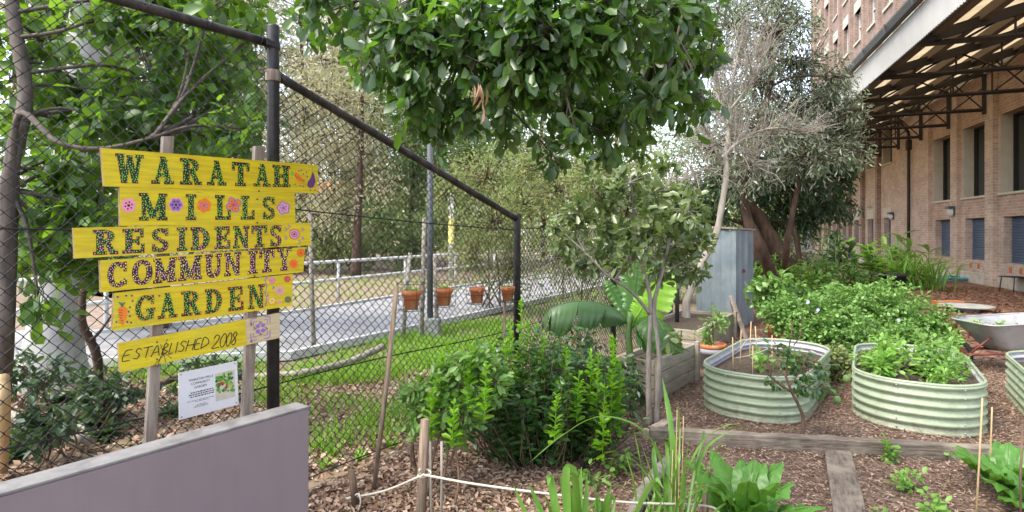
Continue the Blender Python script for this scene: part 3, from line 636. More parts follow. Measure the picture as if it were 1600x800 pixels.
subpart(lambda m: letters(m, row('RESIDENTS', [(146, 184), (192, 225), (236, 264), (277, 292), (299, 328), (336, 359), (365, 389), (394, 417), (422, 440)], (146, 360, 398), (440, 352, 384)), range(5)), 'lettering', ['redline', 'ink', 'dotgreen', 'dotpink', 'dotgreen'], b3)
def f3(m):
    flower(m, 460, 366, 8, 8, (0, 1, 2))
    for x, y in ((447, 358), (447, 372), (473, 358), (473, 372), (452, 354), (468, 378)): stroke(m, [(x - 2, y - 3), (x + 2, y), (x - 2, y + 3)], 1.1, 3, .001)
subpart(f3, 'painted_flowers', ['orangered', 'dotpink', 'purple', 'violet'], b3)
b4 = board([(156.5, 407), (477, 386), (474, 425), (158, 457)], 'fourth yellow board lettered COMMUNITY', M['yellow'])
subpart(lambda m: letters(m, row('COMMUNITY', [(168, 199), (207, 238), (240, 275), (279, 315), (321, 346), (351, 376), (388, 402), (406, 428), (434, 455)], (168, 411, 450), (455, 388, 421)), range(4)), 'lettering', ['redline', 'ink', 'dotpink', 'dotyel'], b4)
for q in ((459, 412, 7, 8, (0, 0, 1)), (470, 395, 6, 7, (1, 0, 1))): subpart(lambda m: flower(m, *q), 'painted_flower', ['orange', 'orangered'], b4)
b5 = board([(178.5, 458), (457, 428), (457, 478), (176, 517)], 'fifth yellow board lettered GARDEN with a carrot', M['yellow'])
subpart(lambda m: letters(m, row('GARDEN', [(212, 242), (247, 277), (284, 314), (321, 347), (357, 380), (388, 413)], (212, 463, 502), (413, 444, 480)), range(3)), 'lettering', ['orangered', 'ink', 'dotgreen'], b5)
def f5(m):
    blob(m, [(184, 484), (187, 479), (195, 478), (199, 483), (198, 495), (192, 511), (187, 497)], 0, .001)
    for i in range(6): stroke(m, [(185 + i % 2, 484 + i * 4), (192 - i % 2, 485 + i * 4)], .9, 2, .002)
    for dx in (-5, -2, 1, 4): stroke(m, [(191, 479), (191 + dx, 473 - abs(dx) * .2)], 1.6, 1, .0015)
    for x, y in ((184, 464), (197, 462), (206, 462), (207, 470), (203, 480), (201, 487), (203, 494), (199, 503), (205, 504), (182, 503)): blob(m, [(x + 1.8 * math.cos(a), y + 1.8 * math.sin(a)) for a in np.arange(7) * 2 * math.pi / 7], 3, .001)
    for x, y in ((180, 470), (181, 482), (209, 476), (211, 505), (224, 508), (183, 493)): blob(m, [(x + 1.5 * math.cos(a), y + 1.5 * math.sin(a)) for a in np.arange(6) * math.pi / 3], 4, .0012)
subpart(f5, 'painted_carrot', ['orange', 'teal', 'redline', 'purple', 'lime'], b5)
def f5b(m):
    stroke(m, [(415, 478), (417, 468), (414, 458), (417, 447), (414, 436)], 1.1, 2, .001)
    for x, y in ((416, 434), (415, 444), (418, 462), (415, 474), (427, 450)): blob(m, [(x - 2, y + 2), (x + 1, y - 4), (x + 2, y + 1)], 2, .0014)
for q in ((425, 438, 5, 7, (2, 5, 0)), (437, 454, 7, 7, (5, 6, 2)), (449, 436, 5, 7, (1, 1, 2)), (450, 468, 5, 7, (4, 4, 1)), (425, 470, 5.5, 6, (0, 3, 0)), (437, 472, 4, 5, (6, 6, 0))): subpart(lambda m: flower(m, *q), 'painted_flower', ['orange', 'orangered', 'violet', 'dotyel', 'teal', 'pink', 'tan'], b5)
subpart(f5b, 'painted_vine', ['orange', 'orangered', 'violet', 'dotyel', 'teal', 'pink', 'tan'], b5)
b6 = board([(185, 537), (437, 489), (437, 528), (188, 582)], 'lowest yellow board written ESTABLISHED 2008', M['yellow'])
subpart(lambda m: onboard(m, [(383, 499.5), (436.6, 489.3), (436.6, 527.6), (386, 538.6)], .0008, 0), 'unpainted_end', ['cream'], b6)
HS = {'E': [[(.9, 1), (.25, .93), (.05, .05), (.8, 0)], [(.15, .5), (.7, .55)]], 'S': [[(.9, .85), (.5, 1), (.2, .75), (.7, .4), (.5, .05), (0, .12)]], 'T': [[(0, .95), (1, 1)], [(.5, .98), (.4, 0)]], 'A': [[(0, 0), (.5, 1), (.9, 0)], [(.15, .35), (.8, .38)]],
      'B': [[(.1, 0), (.25, 1), (.7, .85), (.2, .5), (.75, .25), (.1, 0)]], 'L': [[(.3, 1), (.1, 0), (.8, .05)]], 'I': [[(.5, 1), (.4, 0)]], 'H': [[(.15, 1), (0, 0)], [(.9, 1), (.75, 0)], [(.1, .5), (.8, .52)]], 'D': [[(.05, 0), (.2, 1), (.7, .8), (.8, .35), (.05, 0)]],
      '2': [[(.1, .75), (.4, 1), (.8, .8), (.5, .4), (0, 0), (.9, .02)]], '0': [[(.5, 1), (.1, .6), (.2, .1), (.55, 0), (.9, .45), (.8, .9), (.5, 1)]], '8': [[(.6, .5), (.2, .75), (.5, 1), (.8, .8), (.5, .5), (.15, .2), (.4, 0), (.75, .2), (.6, .5)]]}
def f6(m):
    xs = [(190, 205), (208, 220), (222, 236), (236, 250), (252, 264), (263, 271), (272, 278), (278, 290), (290, 304), (303, 313), (313, 327)] + [(331, 343), (342, 353), (352, 361), (360, 370)]
    for ch, (a, b) in zip('ESTABLISHED2008', xs):
        h = 20 if ch in '208' else 16
        for k, st in enumerate(HS[ch]):
            cc = []
            for u, v in st:
                x = a + (b - a) * u + 3 * v; yb = 565 - (x - 190) * .166 + (3 if ch in '208' else 0); cc.append((x, yb - h * v))
            cc = np.array(cc); 
            if len(cc) > 2: cc = curve(np.c_[cc, np.zeros(len(cc))], 4)[:, :2]
            stroke(m, cc, 1.35, 0, .0014 + .0002 * k)
    for q in ([(246, 574), (255, 545), (262, 530)], [(240, 572), (258, 552), (268, 560)], [(251, 538), (257, 556), (259, 566)]): stroke(m, q, .8, 0, .002)
subpart(f6, 'handwriting', ['ink'], b6)
def f6b(m):
    for sx in (-1, 1):
        for sy in (-1, 1):
            c = (407, 513); f_ = lambda u, v: (c[0] + sx * u, c[1] + sy * v - sx * u * .16)
            stroke(m, [f_(15, 6), f_(15, 14), f_(13, 17), f_(6, 17)], 1.2, 0, .0022); stroke(m, [f_(11, 6), f_(11, 12), f_(6, 12)], 1., 0, .0022)
            blob(m, [f_(q * math.cos(a) + 4, q * math.sin(a) + 4) for q, a in zip([3.4] * 7, np.arange(7) * 2 * math.pi / 7)], 0, .0024 + .0001 * sx + .0002 * sy)
    for a in range(4):
        x, y = 407 + 9 * math.cos(a * math.pi / 2), 513 + 9 * math.sin(a * math.pi / 2); stroke(m, [(x - 2, y - 2), (x + 2, y), (x - 2, y + 2)], 1., 1, .003)
subpart(f6b, 'painted_motif', ['violet', 'purple'], b6)
for (xt, yt, xb, yb, w) in ((264, 213, 236, 700, 17), (406.5, 228, 387, 660, 15)):
    mb = MB(); off = BOFF - .0225; hw = w / 2
    c = [fpx(xt - hw, yt, off), fpx(xt + hw, yt, off)]; bt, bb2 = fpx(xt, yt, off), fpx(xb, yb, off); d = (bb2 - bt); d = d * (bt[2] / -d[2])       # carried down to the ground
    wv = FU * np.linalg.norm(c[1] - c[0]); e = [c[0] + d, c[1] + d]
    poly = [e[0], e[1], c[1], c[0]]; prism(mb, poly, FN, .03); mb.build('stake', M['timber_grey'], sign, bevel=.002)

# ------------------------------------------------------------------ notice wired to the fence
def text_shape(s, align='CENTER'):
    cu = bpy.data.curves.new('text', 'FONT'); cu.body = s; cu.align_x = align; cu.size = 1; cu.resolution_u = 2
    ob = bpy.data.objects.new('text', cu); COL.objects.link(ob); dg_ = bpy.context.evaluated_depsgraph_get(); me = bpy.data.meshes.new_from_object(ob.evaluated_get(dg_))
    V = np.array([v.co[:] for v in me.vertices]).reshape(-1, 3); Fs = [tuple(p.vertices) for p in me.polygons]
    bpy.data.objects.remove(ob); bpy.data.curves.remove(cu); bpy.data.meshes.remove(me); return V, Fs
NO = .03
nt_ = thing('notice', fpx(325, 640, NO), 'small white printed notice with vegetable photo under the yellow sign', 'notice', math.atan2(FU[1], FU[0]))
c4 = [(280, 656.5), (373, 632), (370.5, 564), (279, 583)]
mb = MB(); prism(mb, [fpx(x, y, NO) for x, y in c4], FN, .004); mb.build('panel', plain('white notice sheet', (.74, .74, .77), .5, var=.03), nt_)
def nb(u, v):                 # bilinear place on the notice, u right v up
    a = np.array(c4, float); return a[0] * (1 - u) * (1 - v) + a[1] * u * (1 - v) + a[2] * u * v + a[3] * (1 - u) * v
mb = MB()
for s, u, v, h in (('WARATAH MILLS', .38, .79, .075), ('COMMUNITY', .37, .705, .075), ('GARDEN', .37, .62, .075)):
    V, Fs = text_shape(s); V = V - [0, .35, 0]; asp = .72
    pts = [fpx(*nb(u + q[0] * h * asp, v + q[1] * h), NO + .0012) for q in V]; mb.add(pts, Fs)
for j, (v, a, b, h) in enumerate(((.50, .2, .58, .022), (.455, .17, .6, .022), (.41, .19, .59, .022), (.33, .14, .6, .011), (.30, .27, .5, .011), (.23, .3, .46, .009), (.205, .27, .5, .009), (.18, .25, .5, .009))):
    u = a
    while u < b:
        w = rng.uniform(.012, .05); pts = [fpx(*nb(q, z), NO + .0012) for q, z in ((u, v), (min(b, u + w), v), (min(b, u + w), v + h), (u, v + h))]; mb.add(pts, [(0, 1, 2, 3)]); u += w + .012
mb.build('printed_text', M['ink'], nt_)
mb = MB(); pc = lambda u, v, l: fpx(*nb(.62 + .33 * u, .2 + .62 * v), NO + l)
mb.add([pc(0, 0, .001), pc(1, 0, .001), pc(1, 1, .001), pc(0, 1, .001)], [(0, 1, 2, 3)], 0)
for i in range(70):
    u, v = rng.uniform(.06, .94), rng.uniform(.25, .95); r = rng.uniform(.03, .1); mb.add([pc(u + r * math.cos(a) * 1.1, v + r * math.sin(a) * .8, .0012 + i * .00001) for a in np.arange(7) * 2 * math.pi / 7], [tuple(range(7))], 1 + int(rng.integers(3)))
for u, v, a_ in ((.3, .6, .2), (.56, .46, 1.3)): 
    mb.add([pc(u + q * math.cos(a_) - w_ * math.sin(a_), v + q * math.sin(a_) * .8 + w_ * math.cos(a_), .0024) for q, w_ in ((-.12, -.05), (.12, -.05), (.14, .03), (-.1, .05))], [(0, 1, 2, 3)], 4)
mb.build('picture', [plain('picture ground', (.6, .55, .45), .5), plain('picture green', (.12, .3, .04), .5), plain('picture light green', (.3, .5, .1), .5), plain('picture dark green', (.04, .13, .03), .5), plain('picture red', (.5, .03, .03), .5)], nt_)
mb = MB()
for u, v in ((.04, .95), (.96, .95), (.04, .05), (.96, .05)): q = fpx(*nb(u, v), NO); lathe(mb, [(.0, .004), (.004, .002), (.005, 0)], q, 8)
mb.build('fixing', M['rust'], nt_)

# ------------------------------------------------------------------ terracotta pots hung on the fence
def hanging_pot(px, ptop, pw, label, plant):
    c = fpx(px, ptop, .09); d = c[1]; w = pw / F * d / 2; h = w * 1.95; z0 = c[2] - h
    th = thing('hanging_pot', (c[0], c[1], z0), label, 'plant pot', 0, 'terracotta pots hooked on the wire fence')
    mb = MB(); b = (c[0], c[1], z0); lathe(mb, [(.0, 0), (w * .62, 0), (w * .86, h * .7), (w * .9, h * .72), (w, h * .73), (w * 1.0, h), (w * .88, h), (w * .8, h * .72)], b, 24); mb.build('pot', M['terracotta'], th)
    mb = MB(); lathe(mb, [(w * .85, h * .9), (w * .4, h * .93), (0, h * .92)], b, 16); mb.build('soil', M['soil'], th)
    mb = MB()
    for zz, rr in ((-.004, 1.25), (h * .55, 1.32), (h * 1.35, 1.5)):
        a = np.linspace(0, 2 * math.pi, 25); tube(mb, [(b[0] + w * rr * math.cos(q), b[1] + w * rr * math.sin(q), z0 + zz) for q in a], .0022, 4, cap=False)
    for q in np.arange(6) * math.pi / 3: tube(mb, [(b[0] + w * r * math.cos(q), b[1] + w * r * math.sin(q), z0 + z) for r, z in ((.5, -.004), (1.25, -.004), (1.32, h * .55), (1.5, h * 1.35))], .002, 4)
    q = b[0:2] - FN[:2] * .085
    tube(mb, [(b[0] - FN[0] * w * 1.5, b[1] - FN[1] * w * 1.5, z0 + h * 1.35), (q[0], q[1], z0 + h * 1.6)], .0025, 4); mb.build('wire_basket', M['wire'], th)
    mb = MB(); k = plant
    if k:
        a = rng.uniform(0, 6.28, k); D = np.c_[np.cos(a), np.sin(a), rng.uniform(.1, 1.3, k)]; leaves(mb, np.array(b) + [0, 0, h * .92] + rng.normal(size=(k, 3)) * [w * .3, w * .3, .005], D, rdir(k) + [0, 0, 1.5], rng.uniform(.04, .085, k), .026, droop=.6)
        mb.build('plant', M['lf_herb'] if k > 5 else M['lf_dead'], th)
hanging_pot(643, 453, 31, 'hanging terracotta pot nearest the sign, beside the long leaning stake', 9)
hanging_pot(694, 450, 28, 'hanging terracotta pot with brown mossy side beside the dark steel pole', 6)
hanging_pot(745.5, 449, 25, 'hanging terracotta pot with no stake before it, between the mossy pot and the last pot', 5)
hanging_pot(793.5, 448, 23, 'hanging terracotta pot next to the short fence post, behind a thin stake', 7)
# ------------------------------------------------------------------ plants: builders
def in_ball(k, p=.5):
    return rdir(k) * rng.uniform(0, 1, (k, 1)) ** p
def crown(mb_t, mb_l, anchors, clumps, L, W, per=9, tmpl='fine', droop=.25, wide=.55, spread=.12, limb_r=.03, twig_r=.004, grav=.25, up=1., mi=0, shell=.5, limbs=True, jit=.3, tail=.35):
    """clumps: (centre, radii, number of twigs); limbs run from the nearest anchor to each clump, twigs to their tips, leaves along the twigs"""
    anchors = np.asarray(anchors, float)
    for c, rad, nt in clumps:
        c = np.asarray(c, float); rad = np.asarray(rad, float) * np.ones(3)
        d = np.linalg.norm(anchors - c, axis=1) + .8 * np.maximum(0, anchors[:, 2] - c[2]); a = anchors[d.argmin()]
        mid = (a + c) / 2 + rng.normal(size=3) * .1 * np.linalg.norm(c - a) + [0, 0, .08 * np.linalg.norm(c - a)]
        path = curve([a, mid, c, c + (c - mid) * tail], 5)
        if limbs and limb_r > 0: tube(mb_t, path, np.linspace(limb_r, limb_r * .35, len(path)), 6)
        tips = c + in_ball(nt, shell) * rad; st = path[rng.integers(len(path) // 2, len(path), nt)]
        m = (st + tips) / 2 + rng.normal(size=(nt, 3)) * .12 * np.linalg.norm(tips - st, axis=1, keepdims=True)
        if twig_r > 0:
            for i in range(nt): tube(mb_t, [st[i], m[i], tips[i]], [twig_r * 1.6, twig_r * 1.2, twig_r * .6], 3, cap=False)
        k = nt * per; idx = np.repeat(np.arange(nt), per); u = rng.uniform(.0, 1.05, k)[:, None] ** .7
        pos = m[idx] + (tips[idx] - m[idx]) * u + rng.normal(size=(k, 3)) * spread * .25
        tw = nrm(tips[idx] - m[idx]); D = nrm(tw * .7 + rdir(k) * .9 - np.array([0, 0, grav])); N = rdir(k) * .8 + np.array([0, 0, up]); s = rng.uniform(1 - jit, 1 + jit, k)
        leaves(mb_l, pos, D, N, L * s, W * s, tmpl, droop, wide, mi)
def tree(name, base, label, cat, group, trunks, clumps, bark, lmat, loc_anchor=.45, trunk_rough=.06, extra=None, **kw):
    th = thing(name, base, label, cat, 0, group); t, l = MB(), MB(); an = []
    for pts, r0, r1 in trunks:
        c = curve(pts, 7); tube(t, c, np.linspace(r0, r1, len(c)) * (1 + .5 * np.exp(-np.arange(len(c)) / 2.) * .5), 9, rough=trunk_rough); an.append(c[int(len(c) * loc_anchor):])
    crown(t, l, np.concatenate(an), clumps, **kw)
    if extra: extra(t, l, np.concatenate(an))
    t.build('trunk', bark, th); l.build('crown', lmat, th); return th
def pclumps(lst, d, dj, nt_per=None, sq=1.):       # (px, py, r_px, n[, depth offset])
    out = []
    for q in lst:
        x, y, r, n = q[:4]; dd = d + (q[4] if len(q) > 4 else rng.uniform(-dj, dj)); out.append((P(x, y, dd), np.array([r / F * dd, max(r / F * dd * sq, .1), r / F * dd]), n))
    return out

# ------------------------------------------------------------------ overhanging tree above the garden
oh = thing('overhanging_tree', (2.3, -.7, 0), 'broad leaved dark green tree whose branches hang over the garden from above', 'tree')
t, l = MB(), MB()
tr = curve([(2.3, -.7, 0), (2.25, -.65, 1.3), (2.05, -.3, 2.6), (1.5, .8, 3.4), (.7, 2.2, 3.6), (.0, 3.1, 3.45)], 8); tube(t, tr, np.linspace(.17, .045, len(tr)), 10, rough=.05)
b2_ = curve([tr[24], (1.4, 2.3, 3.7), (.9, 3.3, 3.4)], 6); tube(t, b2_, np.linspace(.07, .03, len(b2_)), 8)
anc = np.concatenate([tr[24:], b2_])
cl = pclumps([(555, 15, 55, 26), (500, -25, 55, 22), (585, 60, 38, 16), (640, 50, 70, 46), (650, 120, 45, 22), (690, -10, 85, 60), (695, 165, 34, 16), (740, 70, 80, 60), (770, 140, 50, 30), (820, 10, 100, 70), (820, 120, 65, 44), (870, 60, 90, 70), (885, 165, 50, 30), (940, 110, 80, 60), (950, 190, 42, 26), (960, 20, 90, 70), (1025, 90, 60, 42), (1005, 165, 42, 24), (1050, 10, 65, 42), (1080, 95, 32, 14), (1035, 145, 32, 14), (900, 205, 26, 9), (820, 190, 18, 5), (620, 95, 28, 12), (640, 155, 18, 6), (1090, 30, 32, 14), (1095, 140, 14, 4), (735, 195, 16, 5), (560, 78, 20, 6), (598, 128, 18, 5), (575, 100, 18, 5), (650, 188, 16, 5), (690, 208, 16, 5), (790, 208, 20, 6), (862, 240, 18, 6), (940, 240, 20, 7), (985, 222, 20, 6), (1062, 190, 18, 5), (1102, 165, 15, 4), (480, 30, 26, 7), (1112, 70, 18, 6)], 2.9, .45, sq=.8)
cl = [(c_, r_ * 1.22, max(4, int(n_ * .88))) for c_, r_, n_ in cl]
crown(t, l, anc, cl, .07, .032, per=9, droop=.3, wide=.62, spread=.1, limb_r=.008, twig_r=.0024, grav=.5, up=.7, tail=.02, jit=.5, shell=.62)
t.build('trunk', M['bark_dark'], oh); l.build('crown', M['lf_canopy'], oh)
l = MB(); c0 = P(752, 140, 2.35); k = 8; leaves(l, c0 + rng.normal(size=(k, 3)) * [.014, .02, .03], rng.normal(size=(k, 3)) * .14 - [0, 0, 1], rdir(k), rng.uniform(.05, .09, k), .016, droop=.25); l.build('dead_leaf_cluster', M['lf_dead'], oh)

# ------------------------------------------------------------------ behind the fence, left: fig, white gum, twisted stem
tree('fig_tree', G(12, 700), 'large leaved tree with dark trunk pressing against the fence at the far left', 'tree', None,
     [([G(-5, 700), P(5, 560, 3.6), P(12, 400, 3.6), P(18, 260, 3.6), P(40, 150, 3.7), P(20, 20, 3.8), P(10, -120, 3.9)], .056, .035),
      ([P(15, 320, 3.6), P(30, 180, 3.55), P(90, 222, 3.45), P(160, 232, 3.5), P(240, 215, 3.6)], .02, .01)],
     pclumps([(20, 120, 70, 16), (60, 60, 80, 21), (150, 30, 70, 19), (60, 200, 60, 12), (40, 330, 60, 16), (95, 290, 55, 14), (150, 180, 60, 19), (230, 120, 80, 30), (300, 60, 70, 25), (350, 120, 60, 20), (300, 180, 70, 29), (220, 210, 55, 21), (370, 200, 50, 16), (390, 60, 45, 9), (60, 470, 45, 6), (100, 400, 60, 14), (20, 420, 45, 7), (190, 150, 50, 19), (260, 20, 60, 19), (30, -40, 90, 19), (200, -60, 100, 25), (340, -40, 80, 19), (150, 420, 40, 9), (110, 190, 45, 24), (95, 260, 45, 22), (85, 330, 45, 20), (125, 130, 40, 18), (140, 300, 40, 16), (60, 370, 40, 18), (260, 240, 50, 16), (350, 240, 45, 12), (130, 340, 50, 19)], 4.0, .4),
     M['bark_dark'], M['lf_fig'], L=.105, W=.062, per=6, droop=.3, wide=.6, spread=.15, limb_r=.014, twig_r=.003, grav=.4, up=.8)
tree('shade_tree', G(330, 470), 'leafy dark tree behind the large leaved tree and the top of the sign', 'tree', None,
     [([G(250, 520), P(255, 400, 8.2), P(250, 200, 8.3), P(280, 60, 8.3)], .1, .05)],
     pclumps([(130, 130, 80, 48), (230, 60, 110, 72), (330, 110, 90, 64), (260, 200, 90, 56), (150, 260, 80, 48), (80, 330, 80, 48), (60, 200, 80, 48), (370, 30, 80, 40), (390, 160, 45, 19), (180, -20, 120, 48), (180, 370, 60, 24), (60, 30, 90, 40)], 8.0, .7),
     M['bark_brown'], M['lf_shade'], L=.14, W=.075, per=9, droop=.3, wide=.6, spread=.3, limb_r=.03, twig_r=.006, grav=.4)
th = thing('white_gum_tree', G(85, 600), 'tall pale smooth barked gum trunk with flared foot behind the fence', 'tree')
t, l = MB(), MB(); D0 = G(85, 600)[1]
c = curve([P(78, 604, D0), P(84, 545, D0), P(95, 440, D0), P(112, 250, D0), P(134, 60, D0), P(160, -180, D0), P(190, -420, D0)], 10); c[0, 2] = -.02
rr_ = np.interp(np.arange(len(c)), [0, 5, 10, 20, 30, 40, 60], [.42, .33, .27, .21, .175, .16, .13]); tube(t, c, rr_, 20, rough=.012)
for q in ([c[36], c[36] + [.5, .3, 1.2], c[36] + [1.6, .8, 2.4]], [c[44], c[44] + [-.6, .3, .9], c[44] + [-1.5, .4, 2.2]]): tube(t, curve(q, 6), np.linspace(.09, .04, 13), 8)
t.build('trunk', M['bark_white'], th)
crown(MB(), l, c[40:], [(np.array([x, y, z]), .9, 50) for x, y, z in ((-4.2, 6.5, 6), (-5.5, 6.2, 6.4), (-3.2, 7, 6.6), (-4.5, 7, 7.4))], .13, .025, per=12, tmpl='simple', limbs=False, twig_r=0, grav=.8); l.build('crown', M['lf_gum'], th)
th = thing('twisted_sapling', G(155, 650), 'bare twisted brown sapling stem behind the left end of the sign', 'sapling')
mb = MB(); tube(mb, curve([G(158, 648), P(152, 560, 4.9), P(140, 530, 4.85), P(128, 500, 4.8), P(133, 440, 4.8), P(148, 370, 4.8), P(165, 290, 4.8), P(180, 200, 4.8)], 7), np.linspace(.04, .018, 50), 9, rough=.08); tube(mb, curve([P(133, 525, 4.84), P(150, 525, 4.82), P(190, 470, 4.8)], 6), np.linspace(.018, .006, 13), 6); mb.build('trunk', M['bark_red'], th)
l = MB(); crown(MB(), l, [P(165, 290, 4.8)], pclumps([(175, 250, 40, 12), (160, 330, 35, 10)], 4.8, .1), .09, .05, per=6, limbs=False, twig_r=0); l.build('crown', M['lf_fig'], th)
def log(name, pts, r, mat, label, cat='branch', n=9):
    mb = MB(); c = curve(pts, 7); tube(mb, c, np.linspace(r[0], r[1], len(c)), n, rough=.06); o = mb.build(name, mat); tag(o, label, cat); return o
log('fallen_branch', [G(20, 670, .06), G(90, 655, .1), G(155, 640, .12), G(235, 606, .16), G(300, 580, .2)], (.055, .03), M['bark_brown'], 'brown fallen branch lying on leaf litter behind the low wall')
log('fallen_branch', [G(10, 645, .1), G(70, 668, .12), G(140, 690, .1)], (.035, .03), M['bark_pale'], 'pale dead branch crossing the brown one behind the low wall')
log('fallen_branch', [G(395, 588, .05), G(470, 582, .12), G(545, 565, .14), G(598, 542, .2)], (.03, .042), M['bark_pale'], 'thick pale fallen branch lying in the green grass beyond the fence')
log('fallen_branch', [G(700, 560, .1), G(740, 545, .2), G(790, 540, .15)], (.02, .012), M['bark_dark'], 'thin dark dead stick in grass near the short fence post')
mb = MB(); tube(mb, curve([G(4, 740), P(7, 640, 3.4), P(4, 585, 3.4)], 5), np.linspace(.03, .034, 11), 9, rough=.06); tag(mb.build('sawn_log', M['bamboo']), 'upright sawn tan log at the far left behind the fence', 'log')

# ------------------------------------------------------------------ trees and houses in the distance
def gum(px, base_y, d, ptop, label, lean=0, w=110, mat='lf_gum', bark='bark_red', n=60, r=.16, pts=None):
    g = P(px, 0, d) * [1, 1, 0]; top = P(px + lean, ptop, d); H = top[2]
    w *= 1.15; mid = g + (top - g) * .5 + [rng.uniform(-.3, .3), 0, 0]
    cl = [(P(px + lean * .6 + rng.uniform(-w, w), ptop + rng.uniform(.0, 1.) * (340 - ptop), d + rng.uniform(-1.8, 1.8)), np.array([w * .34, w * .34, w * .26]) / F * d, int(n * (.44 if d < 26 else .6))) for _ in range(34)]
    th = tree('gum_tree', g, label, 'tree', 'gum trees beyond the path', [([g, g + (mid - g) * .5, mid, top], r, r * .3)], cl, M[bark], M[mat], loc_anchor=.25, L=.17 * d / 18, W=.05 * d / 18, per=14, tmpl='simple', droop=.15, spread=1.1 * d / 18, limb_r=r * .16, twig_r=.008, grav=.5, up=.2, shell=.4)
    return th
gum(556, 400, 20, -40, 'reddish gum tree with bare forked trunk between the tall fence post and the pots', 8, 75, n=36, r=.17)
gum(470, 400, 24, -60, 'sparse olive gum tree just right of the tall fence post', -6, 95, n=40)
gum(385, 400, 22, -80, 'olive gum tree seen above the sign behind the tall fence post', 10, 90, n=36)
gum(640, 400, 27, 60, 'blue green gum tree behind the dark steel pole', 6, 95, 'lf_gumgreen', n=50)
gum(735, 400, 25, 130, 'low green gum tree behind the pale pole beyond the path', -8, 90, 'lf_gumgreen', 'bark_brown', n=50)
gum(520, 400, 30, -20, 'pale olive gum tree far back between the tall post and the reddish gum', 0, 130, n=50)
gum(600, 400, 32, -10, 'yellowish gum tree far back beyond the reddish gum', 0, 130, n=50)
gum(300, 400, 26, -100, 'tall olive gum tree glimpsed through leaves above the sign', 0, 110, n=36)
gum(160, 400, 25, -60, 'olive gum tree glimpsed behind the white trunk', 0, 120, n=36)
gum(30, 400, 24, -60, 'dim olive gum tree behind the dark trunk at far left', 0, 110, n=36)
gum(850, 400, 30, 40, 'pale olive gum tree beyond the thicket under the hanging branches', 0, 120, n=44)
gum(960, 400, 31, 0, 'grey green gum tree behind the small bay tree', 0, 120, 'lf_gumgreen', n=44)
mb = MB(); k = 20000; x = rng.uniform(-56, 30, k); y = rng.uniform(46, 62, k); hcl = 6.0 + 2.2 * np.sin(x * .35) + 1.4 * np.sin(x * .9 + 1); z = hcl * rng.uniform(0, 1, k) ** .8
leaves(mb, np.c_[x, y, z], rdir(k), rdir(k) + [0, -.5, .4], rng.uniform(.5, .9, k), rng.uniform(.3, .5, k), 'simple'); mb.build('far_woodland', M['lf_thicket'], kind='stuff')
def house(px, d, w, h, wallc, label):
    g = P(px, 0, d) * [1, 1, 0]; th = thing('far_house', g, label, 'house'); mb = MB(); x, y = g[0], g[1]
    box(mb, x - w / 2, x + w / 2, y, y + 7, 0, h); mb.build('wall', wallc, th)
    mb = MB(); a = .5; rz = h + 1.7; V = [(x - w / 2 - a, y - a, h), (x + w / 2 + a, y - a, h), (x + w / 2 + a, y + 7 + a, h), (x - w / 2 - a, y + 7 + a, h), (x - w / 2, y + 3.5, rz), (x + w / 2, y + 3.5, rz)]
    mb.add(V, [(0, 1, 5, 4), (2, 3, 4, 5), (1, 2, 5), (3, 0, 4), (3, 2, 1, 0)]); mb.build('roof', M['terracotta'], th)
    for i in range(3):
        mb = MB(); q = x - w / 2 + w * (i + .5) / 3; box(mb, q - .5, q + .5, y - .03, y + .02, h * .4, h * .8); wn_ = mb.build('window', M['glass_dark'], th); mb = MB(); box(mb, q - .6, q + .6, y - .07, y - .03, h * .4 - .1, h * .4); mb.build('sill', M['white_paint'], wn_)
house(480, 42, 8, 4., plain('cream house wall', (.5, .42, .32), .85), 'distant cream house glimpsed through the wire right of the tall post')
for px, d, lab, cl in ((620, 24, 'pale green shrubs beyond the white handrail behind the pots', [(560, 385, 40, 70), (610, 360, 45, 80), (660, 370, 45, 80), (700, 345, 45, 80), (520, 380, 40, 60), (640, 400, 40, 50), (590, 330, 35, 50)]), (480, 22, 'olive shrubs beyond the white handrail just right of the sign', [(440, 385, 40, 60), (480, 375, 40, 60), (520, 390, 35, 50), (400, 380, 40, 60), (470, 340, 30, 40)]), (280, 20, 'olive shrubs beyond the path behind the sign', [(180, 420, 50, 70), (260, 430, 50, 70), (330, 420, 50, 70), (100, 420, 50, 70), (30, 420, 50, 60)])):
    g_ = P(px, 0, d) * [1, 1, 0]; cl_ = pclumps(cl, d, 1.); th = thing('far_shrub', g_, lab, 'shrub'); t, l = MB(), MB()
    crown(t, l, [g_ + (q, 0, .2) for q in (-2, -1, 0, 1, 2)], cl_, .2, .08, per=13, tmpl='simple', spread=.5, limb_r=.03, twig_r=.01, up=.4); t.build('stems', M['bark_brown'], th); l.build('foliage', M['lf_gumgreen'] if px == 620 else M['lf_thicket'], th)

